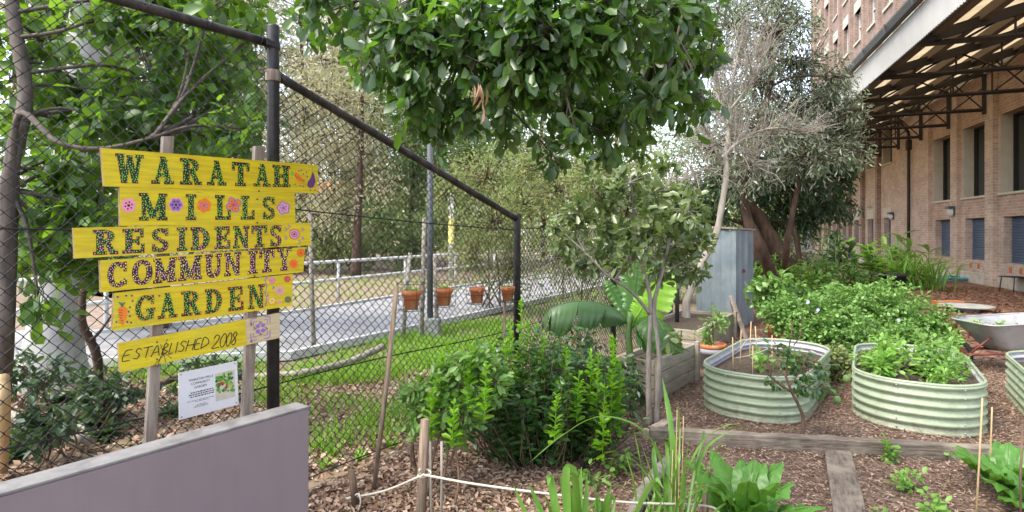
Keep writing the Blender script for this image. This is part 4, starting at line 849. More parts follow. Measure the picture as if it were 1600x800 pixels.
# white rails, poles and stakes beyond the path
rail0 = far_[2] * [1, 1, 0] + pn * .9
hr = thing('handrail', rail0, 'white two rail handrail along the far side of the pale path', 'railing')
for z in (.95, .55): mb = MB(); tube(mb, [rail0 - pd_ * 5 + (0, 0, z), rail0 + pd_ * 24 + (0, 0, z)], .035, 8); mb.build('rail', M['white_paint'], hr)
for s in np.arange(-5, 24.1, 2.4): mb = MB(); q = rail0 + pd_ * s; tube(mb, [q, q + (0, 0, .97)], .032, 8); mb.build('post', M['white_paint'], hr)
def pole(name, px, yb, ytop, r, mat, label, foot=None, band=None):
    g = G(px, yb); th = thing(name, g, label, 'pole'); mb = MB(); h = P(px, ytop, g[1])[2]; tube(mb, [g, g + (0, 0, h)], r, 12); mb.build('shaft', M[mat], th)
    if foot: mb = MB(); box(mb, g[0] - foot, g[0] + foot, g[1] - foot, g[1] + foot, 0, .3); mb.build('footing', M['concrete'], th, bevel=.02)
    if band: mb = MB(); tube(mb, [g + (0, 0, band[0]), g + (0, 0, band[1])], r * 1.03, 12, cap=False); mb.build('yellow_band', M['dotyel'], th)
pole('steel_pole', 672, 527, 225, .046, 'steel_grey', 'dark grey steel pole set in a concrete block by the path edge', .15)
pole('steel_pole', 705, 436, 300, .1, 'white_paint', 'pale pole with a yellow band behind the white handrail', None, (1.2, 2.1))
def stake(x0, y0, x1, y1, r, label, mat='stake', d=None, n=8, group=None, name='timber_stake'):
    g = G(x0, y0) if d is None else P(x0, y0, d); t_ = P(x1, y1, g[1]); mb = MB(); tube(mb, [g, (g + t_) / 2 + rng.normal(size=3) * .006, t_], [r, r, r * .95], n, rough=.05); return tag(mb.build(name, M[mat]), label, 'stake', group)
for x0, y0, x1, y1, lab in ((491, 553, 484, 330, 'thin tan stake standing in the grass just right of the sign'), (630, 535, 641, 395, 'tan cane behind the pot nearest the sign'), (659, 533, 663, 340, 'tallest tan cane between the nearest pot and the dark steel pole'), (683, 528, 679, 400, 'tan cane touching the mossy pot beside the dark steel pole')):
    stake(x0, y0, x1, y1, .03, lab, 'bark_pale', group='canes standing beyond the fence')
stake(584, 768, 620, 447, .016, 'long thin timber stake leaning beside the fence below the nearest pot', 'stake', n=4)
stake(787, 640, 789, 462, .014, 'thin stake standing before the last pot and short fence post', 'stake', n=5)
g = G(656, 830, 0); stake(656, 830, 664, 655, .026, 'short squared stake with white rope tied around it', 'stake', n=4)
stake(556, 800, 549, 735, .022, 'low dark stub stake holding the rope end', 'bark_brown', n=4)
stake(1105, 830, 1102, 765, .018, 'small post holding the rope among the strap leaves', 'stake', n=4)
mb = MB(); rp = curve([P(541, 779, 3.33), P(600, 767, 3.2), P(657, 744, 3.02), P(668, 743, 3.0), P(740, 756, 2.9), P(860, 772, 2.85), P(980, 785, 2.85), P(1102, 790, 3.0), P(1128, 806, 2.9)], 14); tube(mb, rp, .006, 6); tube(mb, [P(664, 744, 3.07) + np.array([.034 * math.cos(a), .034 * math.sin(a) - .02, .004 * a]) for a in np.linspace(0, 9, 24)], .0055, 5)
tube(mb, curve([P(549, 779, 3.33), P(560, 772, 3.25), P(563, 788, 3.25), P(552, 805, 3.3), P(520, 800, 3.3)], 8), .005, 5); tag(mb.build('rope', M['rope']), 'white rope strung between short stakes along the front bed', 'rope')

# ------------------------------------------------------------------ thicket to the right along the fence
def bush(name, label, cat, clumps, mat, base, bark='bark_brown', group=None, nst=6, **kw):
    th = thing(name, base, label, cat, 0, group); t, l = MB(), MB(); st = []
    for i in range(nst):
        c = clumps[i % len(clumps)][0]; b = np.asarray(base) + rng.normal(size=3) * [.12, .12, 0]; q = curve([b, b * .6 + c * .4 + rng.normal(size=3) * .05, c], 5); tube(t, q, np.linspace(kw.get('limb_r', .015) * 1.2, .006, len(q)), 6); st.append(q[3:])
    crown(t, l, np.concatenate(st), clumps, **kw); t.build('stems', M[bark], th); l.build('foliage', M[mat], th); return th
for px, d, lab, mat, cl in ((760, 11.5, 'yellowish green bush beyond the short fence post', 'lf_thicket', [(700, 300, 55, 60), (760, 280, 70, 90), (770, 350, 70, 90), (820, 320, 60, 80), (740, 400, 55, 60), (800, 420, 55, 60), (830, 260, 50, 50)]),
                            (900, 10, 'twiggy olive thicket behind the small bay tree', 'lf_thicket', [(870, 300, 70, 90), (930, 280, 70, 90), (980, 330, 70, 80), (880, 400, 70, 90), (960, 420, 70, 80), (1000, 260, 60, 60), (1020, 400, 50, 50)]),
                            (1060, 13, 'pale green bush far behind the blue grey shed', 'lf_gumgreen', [(1030, 300, 60, 60), (1080, 330, 60, 60), (1060, 420, 60, 60), (1030, 430, 50, 50), (1000, 350, 60, 60)]),
                            (1240, 20, 'shadowy green shrubs behind the leaning brown trunks', 'lf_dark', [(1180, 400, 45, 60), (1230, 410, 45, 60), (1280, 420, 35, 40), (1220, 360, 45, 40), (1140, 380, 50, 60)])):
    bush('thicket_bush', lab, 'bush', pclumps(cl, d, .9), mat, P(px, 0, d) * [1, 1, 0], L=.075 * d / 10, W=.03 * d / 10, per=14, tmpl='simple', droop=.2, spread=.35, limb_r=.015, twig_r=.006, grav=.2)
mb = MB()                                                   # dry vine tangle hanging on the low fence
for i in range(260):
    s = rng.uniform(2.7, 6.4); a = fence(s, rng.uniform(-.12, .03), rng.uniform(.1, 1.6)); q = [a]
    for _ in range(4): q.append(q[-1] + FU * rng.normal() * .12 + np.array([0, 0, rng.normal() * .12 - .03]) + FN * rng.normal() * .03)
    tube(mb, curve(q, 3), .003, 3, cap=False)
vt = thing('dry_vine', fence(4.5), 'grey dry twining vine covering the low fence behind the banana plant', 'vine'); mb.build('stems', M['bark_grey'], vt)
mb = MB(); k = 1500; s = rng.uniform(2.6, 6.4, k); q = F0 + FU * s[:, None] + FN * rng.uniform(-.14, .05, (k, 1)); q[:, 2] = rng.uniform(.2, 1.75, k); leaves(mb, q, rdir(k) - [0, 0, .4], rdir(k), rng.uniform(.03, .06, k), .022, 'simple'); mb.build('foliage', M['lf_silver'], vt)

# ------------------------------------------------------------------ small bay tree, glossy shrub, banana
g = G(1018, 672)
tree('bay_tree', g, 'small twin stemmed bay tree with open glossy crown in the mulch', 'tree', None,
     [([g + (-.02, 0, 0), P(1014, 560, 4.62), P(1016, 470, 4.6), P(1000, 400, 4.6), P(990, 330, 4.6), P(985, 275, 4.6)], .022, .008), ([g + (.035, .02, 0), P(1030, 560, 4.6), P(1022, 480, 4.6), P(1036, 420, 4.6), P(1050, 350, 4.6), P(1045, 290, 4.6)], .023, .008), ([P(1016, 490, 4.6), P(985, 455, 4.55), P(950, 430, 4.5), P(915, 395, 4.5)], .014, .006), ([P(1036, 425, 4.6), P(1065, 410, 4.6), P(1095, 395, 4.6)], .01, .005)],
     pclumps([(905, 340, 38, 16), (885, 385, 28, 10), (940, 300, 40, 18), (985, 285, 40, 18), (1030, 300, 42, 18), (1075, 330, 34, 13), (1090, 385, 32, 12), (960, 360, 48, 24), (1010, 360, 48, 24), (1055, 385, 44, 20), (930, 410, 34, 12), (985, 410, 36, 12), (1030, 425, 30, 9), (1080, 420, 30, 10), (870, 350, 20, 5), (1045, 265, 22, 7), (1045, 530, 12, 3)], 4.6, .28),
     M['bark_grey'], M['lf_bay'], L=.08, W=.036, per=9, droop=.15, wide=.55, spread=.1, limb_r=.007, twig_r=.0025, grav=.0, up=.7)
gb = G(820, 735)
th = sb = thing('glossy_shrub', gb, 'dark glossy shrub of upright stems with bright shoots between rope and bay tree', 'shrub'); t, l = MB(), MB()
for i in range(175):
    a_ = rng.uniform(0, 6.28); q = rng.uniform() ** .6; b_ = gb + np.array([.14, .22, 0]) + np.array([math.cos(a_) * .58, math.sin(a_) * .38, 0]) * q * .7; h = rng.uniform(.55, 1.) * (.9 - .3 * q ** 2); tip = b_ + np.array([math.cos(a_) * .3 * q + rng.normal() * .06, math.sin(a_) * .26 * q, h]); c_ = curve([b_, b_ * .55 + tip * .45 + rng.normal(size=3) * .03, tip], 4); tube(t, c_, np.linspace(.007, .002, len(c_)), 4)
    k = int(52 * h); u = rng.uniform(.12, 1.02, k); pos = b_ + (tip - b_) * u[:, None] + rng.normal(size=(k, 3)) * .025; ph = rng.uniform(0, 6.28, k); D = np.c_[np.cos(ph), np.sin(ph), rng.uniform(.1, 1., k)]; leaves(l, pos, D, np.c_[rng.normal(size=(k, 2)) * .4, np.ones(k)], rng.uniform(.055, .085, k), rng.uniform(.024, .036, k), droop=.2, wide=.5)
t.build('stems', M['bark_brown'], th); l.build('foliage', M['lf_shrub'], th)
for x, yb, yt, d in ((815, 600, 492, 4.3), (825, 600, 520, 4.35), (840, 600, 530, 4.4), (958, 690, 545, 3.9), (935, 700, 575, 3.9), (970, 680, 585, 3.95), (945, 720, 620, 3.8), (800, 600, 540, 4.2), (745, 620, 555, 3.9), (700, 600, 560, 3.9), (720, 640, 570, 3.8), (655, 660, 600, 3.8), (770, 610, 565, 3.9), (690, 640, 575, 3.6), (735, 640, 560, 3.55), (760, 660, 590, 3.5), (790, 620, 555, 3.7), (850, 610, 550, 4.1), (885, 620, 565, 4.0), (905, 660, 600, 3.8), (675, 690, 630, 3.5), (925, 640, 570, 4.), (710, 700, 650, 3.4), (870, 690, 640, 3.6), (960, 640, 560, 4.)):
    yt -= 22; d -= .12; l = MB(); k = int((yb - yt) / 1.7); u = rng.uniform(0, 1, k); b_, t_ = P(x - 4, yb, d), P(x, yt, d); pos = b_ + (t_ - b_) * u[:, None]; a = rng.uniform(0, 6.28, k); sc = (1.15 - .6 * u)
    leaves(l, pos, np.c_[np.cos(a), np.sin(a), .35 + u], np.c_[rng.normal(size=(k, 2)) * .3, np.ones(k)], .07 * sc, .028 * sc, droop=.2); tube(l, [b_, t_], .003, 4, cap=False); l.build('young_shoot', M['lf_shoot'], sb)['label'] = 'bright lime green new shoot'
b3_ = bush('low_shrub', 'low bright leafy shrub at the foot of the fence left of the glossy shrub', 'shrub', pclumps([(690, 610, 42, 26), (660, 650, 38, 22), (725, 585, 38, 26), (705, 670, 34, 20), (750, 565, 30, 20), (640, 620, 26, 10), (770, 600, 30, 18), (720, 640, 36, 22)], 3.5, .12), 'lf_bush', G(690, 775), L=.06, W=.026, per=9, droop=.2, spread=.08, limb_r=.008, twig_r=.0025, grav=0., up=.7)

def banana():
    g = G(985, 632); d = g[1]; th = thing('banana_plant', g, 'young banana plant with one old drooping leaf behind the bay tree', 'plant')
    mb = MB(); tube(mb, curve([g, P(985, 570, d), P(982, 520, d), P(985, 490, d)], 5), np.linspace(.04, .024, 16), 10); mb.build('stem', M['stem_green'], th)
    def leaf(ctrl, w, mat, fold, tear=6, label=None, up=(0, 0, 1)):
        c = curve(ctrl, 14); n = len(c); u = np.linspace(0, 1, n); wd = w * np.clip(np.sin(np.pi * np.clip(u * .93 + .1, 0, 1)), 0, 1) ** (.34 if fold > .9 else .55); wd = np.maximum(wd, .02) * (1 + rng.normal(size=n) * .035); wd[u < .12] = .012
        t_ = nrm(np.gradient(c, axis=0)); s = nrm(np.cross(t_, np.array(up, float))); nn = np.cross(s, t_); mb = MB(); m = 6
        if fold > .9: th_ = nrm(t_ * [1, 1, 0]); s = nrm(np.cross(th_, [0, 0, 1.])); nn = np.tile([0, 0, 1.], (n, 1)); wd = w * np.interp(u, [0, .06, .14, .3, .6, .8, .93, 1], [.03, .04, .5, .92, 1, .74, .34, .02]) * (1 + rng.normal(size=n) * .03)
        for sg in (-1, 1):
            cuts = sorted(set([0, n - 1] + list(rng.integers(3, n - 2, tear)))); 
            for c0_, c1_ in zip(cuts[:-1], cuts[1:]):
                dr = rng.normal() * .2; ln = (rng.uniform(.8, 1.08) if fold > 1 else rng.uniform(.85, 1.05)) if tear > 2 else 1.; V = []
                for i in range(c0_, c1_ + 1):
                    q = 0 if c1_ == c0_ + 0 else (i - c0_) / max(1, c1_ - c0_) - .5
                    for j in range(m):
                        f_ = j / (m - 1); a = (fold + dr) * ((f_ * f_ + .35 * f_) if fold < 1 else (.35 + .75 * f_)); w_ = wd[i] * ln * (1 - .25 * abs(q) ** 3 * f_)
                        V.append(c[i] + s[i] * sg * w_ * f_ * math.cos(min(a, 1.5)) - nn[i] * w_ * f_ * math.sin(min(a, 1.5)) + t_[i] * (.32 * f_ - q * .26 * f_ * f_) * wd[i] * (1 if fold > .9 else .3) + nn[i] * ((.005 if fold > .9 else .012) * math.sin(i * 1.7) + .006 * math.sin(i * 3.1 + 1)) * f_)
                k = c1_ - c0_
                mb.add(V, [((i * m + j), i * m + j + 1, (i + 1) * m + j + 1, (i + 1) * m + j)[::sg] for i in range(k) for j in range(m - 1)], 0, True)
        tube(mb, c - nn * .004, np.linspace(.014, .004, n), 6); o = mb.build('leaf', M[mat], th)
        if label: o['label'] = label
    leaf([P(984, 512, d), P(968, 488, d - .02), P(935, 473, d - .06), P(895, 471, d - .12), P(862, 482, d - .16), P(846, 503, d - .18)], (.29), 'lf_banana_old', 1.12, 6, 'old dull leaf arching down to the left', up=(0, -.35, 1))
    leaf([P(986, 500, d), P(990, 470, d + .1), P(995, 430, d + .15), P(1002, 395, d + .2)], .17, 'lf_banana', .25, 2, 'upright bright leaf', up=(.3, -1, .1))
    leaf([P(988, 505, d), P(1012, 480, d + .1), P(1028, 440, d + .2), P(1032, 408, d + .25)], .2, 'lf_shoot', .2, 1, 'sunlit lime leaf standing up', up=(-.2, -1, 0))  # same lime colour as the young shoots
    leaf([P(986, 512, d), P(1005, 500, d - .1), P(1040, 520, d - .25), P(1068, 552, d - .35)], .28, 'lf_banana', .6, 5, 'leaf hanging down to the right', up=(0, -.5, 1))
    leaf([P(984, 505, d), P(965, 470, d + .1), P(950, 445, d + .15), P(944, 440, d + .2)], .06, 'lf_banana', .3, 1, 'short new leaf', up=(0, -1, .3))
    leaf([P(986, 508, d), P(998, 490, d + .02), P(1006, 478, d + .05), P(1018, 470, d + .1)], .16, 'lf_shoot', .3, 1, up=(0, -1, .4))
banana()
bush('undergrowth_shrub', 'mixed low leafy shrub behind the glossy shrub under the banana leaf', 'shrub', pclumps([(870, 560, 40, 26), (915, 555, 40, 26), (880, 600, 35, 22), (960, 575, 40, 28), (985, 610, 34, 22), (940, 600, 34, 22)], 5.1, .2), 'lf_dark', P(890, 0, 5.1) * [1, 1, 0], L=.07, W=.03, per=9, spread=.08, limb_r=.006, twig_r=.003)

# ------------------------------------------------------------------ timber planters, shed, leaning planks
def planter(a, b, back, h, label, courses):
    """front face along a-b (a nearest the camera); back: vector to the far side"""
    th = thing('timber_planter', a, label, 'planter'); a, b, back = np.array(a, float), np.array(b, float), np.array(back, float); u = nrm(b - a); L_ = np.linalg.norm(b - a); v = nrm(back); W_ = np.linalg.norm(back); t_ = .05; ch = h / courses
    for i in range(courses):
        mb = MB(); z = i * ch + .002; hh = ch - .006
        abox(mb, a + (0, 0, z), u * L_, v * t_, (0, 0, hh)); abox(mb, a + back - v * t_ + (0, 0, z), u * L_, v * t_, (0, 0, hh)); abox(mb, a + v * (t_ + .002) + (0, 0, z), u * t_, v * (W_ - 2 * t_ - .004), (0, 0, hh)); abox(mb, b - u * t_ + v * (t_ + .002) + (0, 0, z), u * t_, v * (W_ - 2 * t_ - .004), (0, 0, hh))
        mb.build('plank', M['planter_wood'], th, bevel=.005)
    for q in (a - u * .002, b - u * .07):
        mb = MB(); abox(mb, q - v * .045 + (0, 0, 0), u * .07, v * .043, (0, 0, h + .03)); mb.build('corner_post', M['planter_wood'], th, bevel=.004)
    mb = MB(); mb.add([a + u * t_ + v * t_ + (0, 0, h - .05), b - u * t_ + v * t_ + (0, 0, h - .05), b - u * t_ + back - v * t_ + (0, 0, h - .05), a + u * t_ + back - v * t_ + (0, 0, h - .05)], [(0, 1, 2, 3)]); mb.build('soil', M['soil'], th)
q1, q2 = G(1022, 632), G(1088, 594); u_ = nrm(q2 - q1); v_ = np.array([-u_[1], u_[0], 0])
planter(q1, q2, v_ * .4, .4, 'weathered timber planter box between bay tree and nearest round bed', 3)
q3, q4 = G(1092, 565), G(1147, 528); u_ = nrm(q4 - q3); v_ = np.array([-u_[1], u_[0], 0])
planter(q3, q4, v_ * .8, .38, 'second timber planter box in front of the blue grey shed', 3)
mb = MB(); g = G(1058, 540)
th = thing('garden_post', g, 'black star picket standing behind the timber planters', 'post'); tube(mb, [g, g + (0, 0, 1.45)], .03, 4); mb.build('shaft', M['black'], th)
th = thing('garden_shed', G(1150, 514), 'small blue grey corrugated metal shed with flat roof', 'shed')
c_ = G(1150, 516); l_ = G(1088, 505); r_ = G(1177, 503); H_ = 1.63
def ribbed(mb, a, b, h, n):
    k = n * 6; u = np.linspace(0, 1, k + 1); nrm_ = nrm(np.array([(b - a)[1], -(b - a)[0], 0])); prf = np.tile([0, 0, 0, 0, .018, .018], n).tolist() + [0]
    V = [a + (b - a) * q + nrm_ * p for q, p in zip(u, prf)]; V = np.array(V + [v + np.array([0, 0, h]) for v in V]); mb.add(V, [(i, i + 1, i + k + 2, i + k + 1) for i in range(k)])
d_ = l_ + r_ - c_
for a, b, n in ((l_, c_, 4), (c_, r_, 3), (r_, d_, 4), (d_, l_, 3)): mb = MB(); ribbed(mb, a, b, H_, n); mb.build('wall', M['shed_blue'], th)
mb = MB(); ce = (l_ + r_) / 2; rf = [ce + (q - ce) * 1.1 for q in (l_, c_, r_, d_)]; zz = [H_ + .06, H_ + .02, H_ + .0, H_ + .04]; V = np.array([q + (0, 0, z) for q, z in zip(rf, zz)] + [q + (0, 0, z + .03) for q, z in zip(rf, zz)]); mb.add(V, [(3, 2, 1, 0), (4, 5, 6, 7), (0, 1, 5, 4), (1, 2, 6, 5), (2, 3, 7, 6), (3, 0, 4, 7)]); mb.build('roof', M['timber_grey'], th)
mb = MB(); tube(mb, [c_ + (r_ - c_) * .35 + (0, -.02, .95), c_ + (r_ - c_) * .35 + (0, -.05, .95)], .035, 8); mb.build('latch', M['rust'], th)
for x0, y0, x1, y1, lab in ((1166, 530, 1142, 462, 'longest grey plank leaning on the shed corner'), (1158, 528, 1144, 470, 'dark plank leaning behind the longest one on the shed')):
    a, b = G(x0, y0), P(x1, y1, 9.05); mb = MB(); tube(mb, [a, b], .04, 4, flat=.35, smooth=False); tag(mb.build('loose_plank', M['bark_brown'] if 'dark' in lab else M['timber_grey']), lab, 'plank')

# ------------------------------------------------------------------ dead tree, silvery tree, dark evergreen
th = thing('dead_tree', G(1080, 523), 'bare pale crooked tree with fine twigs in front of the shed', 'tree')
t = MB(); d = 8.6; tr = curve([P(1086, 528, d), P(1072, 490, d), P(1078, 455, d), P(1100, 405, d), P(1118, 370, d), P(1128, 320, d), P(1135, 270, d), P(1133, 240, d)], 7); tr[0, 2] = 0; tube(t, tr, np.linspace(.062, .038, len(tr)) , 10, rough=.05)
tube(t, curve([P(1074, 470, d), P(1066, 500, d + .1), P(1075, 515, d + .1), P(1084, 505, d)], 6), .028, 7)
ends = []
for pts, r0 in (([(1133, 245), (1140, 200), (1142, 150), (1150, 100), (1160, 60)], .04), ([(1133, 245), (1150, 225), (1180, 208), (1215, 200), (1260, 210)], .028), ([(1130, 260), (1115, 230), (1105, 210), (1095, 180)], .022), ([(1140, 195), (1125, 160), (1118, 120)], .018), ([(1142, 170), (1165, 140), (1185, 110)], .018), ([(1138, 250), (1160, 240), (1185, 262)], .014), ([(1128, 265), (1100, 265), (1075, 280)], .012), ([(1145, 130), (1170, 100), (1200, 80)], .014)):
    c = curve([P(x, y, d + (i * rng.uniform(-.12, .12))) for i, (x, y) in enumerate(pts)], 6); tube(t, c, np.linspace(r0, r0 * .35, len(c)), 6); ends += list(c[4:])
ends = np.array(ends)
tw = MB()
for i in range(650):
    a = ends[rng.integers(len(ends))]; dr = nrm(a - P(1133, 250, d) + rng.normal(size=3) * .45 + [0, 0, .1]); ln = rng.uniform(.25, .7); b_ = a + dr * ln * .5 + rng.normal(size=3) * .05; c_2 = b_ + nrm(dr + rng.normal(size=3) * .4) * ln * .5
    tube(tw, [a, b_, c_2], [.006, .0045, .002], 3, cap=False)
    for _ in range(2): q = b_ + (c_2 - b_) * rng.uniform(); tube(tw, [q, q + nrm(dr + rng.normal(size=3) * .7) * rng.uniform(.08, .25)], [.003, .0015], 3, cap=False)
t.build('trunk', M['bark_pale'], th); tw.build('twigs', M['bark_pale'], th)
tree('silvery_tree', G(1215, 470), 'large silvery leaved tree in front of the brick building', 'tree', None,
     [([G(1215, 470), P(1195, 400, 12), P(1165, 330, 12), P(1170, 250, 12), P(1200, 150, 12), P(1210, 60, 12)], .13, .05), ([G(1225, 470), P(1230, 380, 12), P(1245, 300, 12), P(1260, 220, 12)], .08, .03)],
     pclumps([(1150, 40, 60, 70), (1110, 90, 45, 40), (1200, 60, 75, 110), (1250, 100, 60, 90), (1180, 130, 75, 110), (1120, 160, 55, 60), (1240, 170, 70, 110), (1295, 160, 50, 70), (1310, 210, 45, 60), (1190, 210, 75, 110), (1260, 240, 65, 100), (1110, 230, 55, 60), (1170, 270, 60, 70), (1240, 30, 40, 40), (1310, 120, 35, 30), (1335, 175, 28, 20), (1330, 240, 30, 24), (1150, -20, 70, 60), (1210, 0, 45, 40)], 12, .9),
     M['bark_red'], M['lf_silver'], L=.115, W=.032, per=13, tmpl='simple', droop=.2, spread=.35, limb_r=.03, twig_r=.007, grav=.5, up=.5)
tree('evergreen_tree', G(1262, 466), 'dark evergreen tree on leaning reddish trunks behind the silvery tree', 'tree', None,
     [([G(1262, 466), P(1225, 410, 13.5), P(1190, 350, 13.5), P(1160, 310, 13.4), P(1130, 270, 13.3), P(1110, 230, 13.2)], .24, .08), ([G(1200, 470), P(1185, 420, 13.3), P(1172, 370, 13.3), P(1160, 310, 13.2)], .2, .1), ([G(1240, 470), P(1248, 400, 13.5), P(1238, 350, 13.5), P(1235, 300, 13.5)], .07, .04)],
     pclumps([(1080, 300, 50, 60), (1110, 340, 45, 50), (1130, 280, 55, 70), (1190, 300, 60, 80), (1240, 290, 55, 80), (1290, 270, 50, 70), (1250, 340, 45, 50), (1290, 320, 40, 40), (1315, 255, 38, 36), (1200, 345, 35, 26), (1325, 320, 24, 10), (1070, 350, 40, 40), (1150, 200, 70, 60), (1240, 200, 80, 60)], 13.6, .8),
     M['bark_red'], M['lf_dark'], L=.17, W=.06, per=11, tmpl='simple', droop=.25, spread=.4, limb_r=.04, twig_r=.008, grav=.5, up=.6)
# ------------------------------------------------------------------ round corrugated beds
def stadium(L_, W_, n=72):
    t = np.linspace(0, 2 * math.pi, n, endpoint=False) + .001; c, s = np.cos(t), np.sin(t); r = min(W_, L_) / 2 * .9
    o = np.c_[r * c + np.sign(c) * (W_ / 2 - r), r * s + np.sign(s) * (L_ / 2 - r)]; out = []
    for i in range(n):
        a, b = o[i], o[(i + 1) % n]; k = 6 if np.linalg.norm(b - a) > .3 else 1
        out += [a + (b - a) * j / k for j in range(k)]
    return np.array(out)
def raised_bed(c, L_, W_, ang, h, label, soil_z=.1):
    th = thing('raised_bed', (c[0], c[1], 0), label, 'raised bed', 0, 'pale green corrugated raised beds')
    ca, sa = math.cos(ang), math.sin(ang)
    def ring(off, z):
        o = stadium(L_ + 2 * off, W_ + 2 * off); return np.c_[c[0] + o[:, 0] * ca + o[:, 1] * sa, c[1] - o[:, 0] * sa + o[:, 1] * ca, np.full(len(o), z)]
    def loft(rs, mat, name, flip=False, close=False):
        mb = MB(); k = len(rs[0]); f_ = []
        for i in range(len(rs) - 1):
            for j in range(k): q = (i * k + j, i * k + (j + 1) % k, (i + 1) * k + (j + 1) % k, (i + 1) * k + j); f_.append(q[::-1] if flip else q)
        mb.add(np.concatenate(rs), f_, 0, True); return mb.build(name, mat, th)
    nz = 61; zz = np.linspace(0, h, nz); ph = zz / h * 5.5 * 2 * math.pi; ofs = .014 * np.sign(np.sin(ph)) * np.abs(np.sin(ph)) ** .8
    loft([ring(q, z) for q, z in zip(ofs, zz)], M['green_steel'], 'shell')
    loft([ring(q - .006, z) for q, z in zip(ofs, zz)], M['grey_steel'], 'lining', True)
    e = [(-.013, -.004), (-.013, .006), (-.004, .013), (.006, .01), (.011, .0), (.005, -.009), (-.013, -.004)]; loft([ring(a, h + z) for a, z in e], M['green_steel'], 'rim')
    mb = MB(); r0 = ring(-.012, h - soil_z); k = len(r0); m = r0.mean(0); mb.add(np.vstack([r0, (r0 + m) / 2 + rng.normal(size=(k, 3)) * [0, 0, .01], [m]]), [(i, (i + 1) % k, (i + 1) % k + k, i + k) for i in range(k)] + [(i + k, (i + 1) % k + k, 2 * k) for i in range(k)], 0, True); mb.build('soil', M['soil'], th)
    for s in (-1, 1):
        mb = MB(); q = np.array([c[0] + s * (W_ / 2 + .012) * ca, c[1] - s * (W_ / 2 + .012) * sa, 0]); ux = np.array([sa, ca, 0]); 
        for i in range(5): p_ = q + (0, 0, .05 + i * (h - .1) / 4); lathe(mb, [(.006, -.004), (.006, .004), (0, .005)], p_, 8)
        mb.build('bolt', M['galv'], th)
    k = len(ring(0, 0))
    for fr in (.56, .69, .81, .94):
        mb = MB(); j = int(k * fr) % k
        for z in np.linspace(.04, h - .03, 6): lathe(mb, [(0, -.007), (.006, -.004), (.007, 0), (.006, .004), (0, .007)], ring(.012, z)[j], 8)
        mb.build('bolt', M['galv'], th)
    return th, lambda u, v, z=0: np.array([c[0] + u * ca + v * sa, c[1] - u * sa + v * ca, h - soil_z + z])
AN = .55
t1_, bed1 = raised_bed((2.527, 5.641), 1.9, .87, .64, .395, 'pale green corrugated raised bed with canes and string, behind the little citrus')
t2_, bed2 = raised_bed((3.697, 5.323), 1.81, .92, AN, .405, 'pale green corrugated raised bed full of lettuce and herbs', .06)
t3_, bed3 = raised_bed((4.93, 4.93), 1.8, .9, AN, .405, 'pale green corrugated raised bed cut by the picture edge beside the wheelbarrow')

def rosette(mb, c, n, L, W, elev=(.3, 1.2), droop=.5, wide=.6):
    a = rng.uniform(0, 6.28, n); e = rng.uniform(*elev, n); D = np.c_[np.cos(a) * np.cos(e), np.sin(a) * np.cos(e), np.sin(e)]; N = np.c_[-np.cos(a) * np.sin(e), -np.sin(a) * np.sin(e), np.cos(e)] + rdir(n) * .25
    s = rng.uniform(.6, 1.15, n); leaves(mb, np.asarray(c) + rng.normal(size=(n, 3)) * [.012, .012, .002], D, N, L * s, W * s, 'fine', droop, wide)
def herb(name, c, h, r, n, L, W, mat, label, cat='plant', group=None, stems=6):
    th = thing(name, c, label, cat, 0, group); t, l = MB(), MB(); c = np.asarray(c, float)
    tips = c + np.c_[rng.normal(size=(stems, 2)) * r * .6, rng.uniform(.5, 1, stems) * h]
    for q in tips: tube(t, [c, (c + q) / 2 + rng.normal(size=3) * r * .1, q], [.004, .003, .002], 4)
    idx = rng.integers(0, stems, n); u = rng.uniform(.25, 1.05, n)[:, None]; pos = c + (tips[idx] - c) * u + rng.normal(size=(n, 3)) * r * .22; pos[:, 2] = np.maximum(pos[:, 2], c[2] + .01); D = nrm(pos - c - [0, 0, h * .4] + rng.normal(size=(n, 3)) * r * .6)
    leaves(l, pos, D, rdir(n) * .5 + [0, 0, 1], L * rng.uniform(.6, 1.3, n), W * rng.uniform(.7, 1.3, n), 'fine', .25, .55); t.build('stems', M['stem_green'], th); l.build('foliage', M[mat], th); return th
# contents of the middle bed
for u, v, h, r, n, L, W, mat, lab in ((-.2, -.45, .17, .14, 130, .07, .035, 'lf_herb', 'bushy pale green herb at the near left of the middle bed'), (.12, -.55, .13, .14, 160, .035, .016, 'lf_herb', 'feathery yellow green herb at the front of the middle bed'), (.22, -.2, .16, .13, 150, .05, .02, 'lf_bush', 'feathery green herb by the right side of the middle bed'), (-.12, .0, .2, .16, 120, .06, .03, 'lf_herb', 'tall pale rocket plant amid the middle bed'), (.1, .25, .22, .15, 120, .07, .035, 'lf_bush', 'leafy green plant behind the lettuce in the middle bed'), (-.22, .45, .18, .13, 90, .06, .03, 'lf_herb', 'small herb near the back of the middle bed'), (.22, .5, .3, .1, 70, .06, .025, 'lf_herb', 'tall celery like herb at the back of the middle bed'), (.26, .1, .12, .1, 90, .04, .018, 'lf_herb', 'low parsley tuft on the right of the middle bed'), (-.26, -.15, .12, .1, 80, .05, .025, 'lf_bush', 'low herb against the left side of the middle bed')):
    herb('bed_herb', bed2(u * 1.15, v * 1.1, 0), h * .95, r * 1.25, int(n * 1.5), L * 1.1, W * 1.1, mat, lab, 'herb', 'herbs growing in the middle bed')
for u, v, mat, lab in ((-.02, -.18, 'lf_purple', 'purple leaved lettuce in the middle of the bed'), (.08, -.3, 'lf_beet', 'bright green lettuce beside the purple one')):
    th = thing('lettuce', bed2(u, v), lab, 'lettuce'); mb = MB(); rosette(mb, bed2(u, v), 26, .13, .09, (.4, 1.3), .4); mb.build('leaves', M[mat], th)
th = thing('chive_clump', bed2(.28, -.05), 'thin upright chive tuft at the right rim of the middle bed', 'herb'); mb = MB()
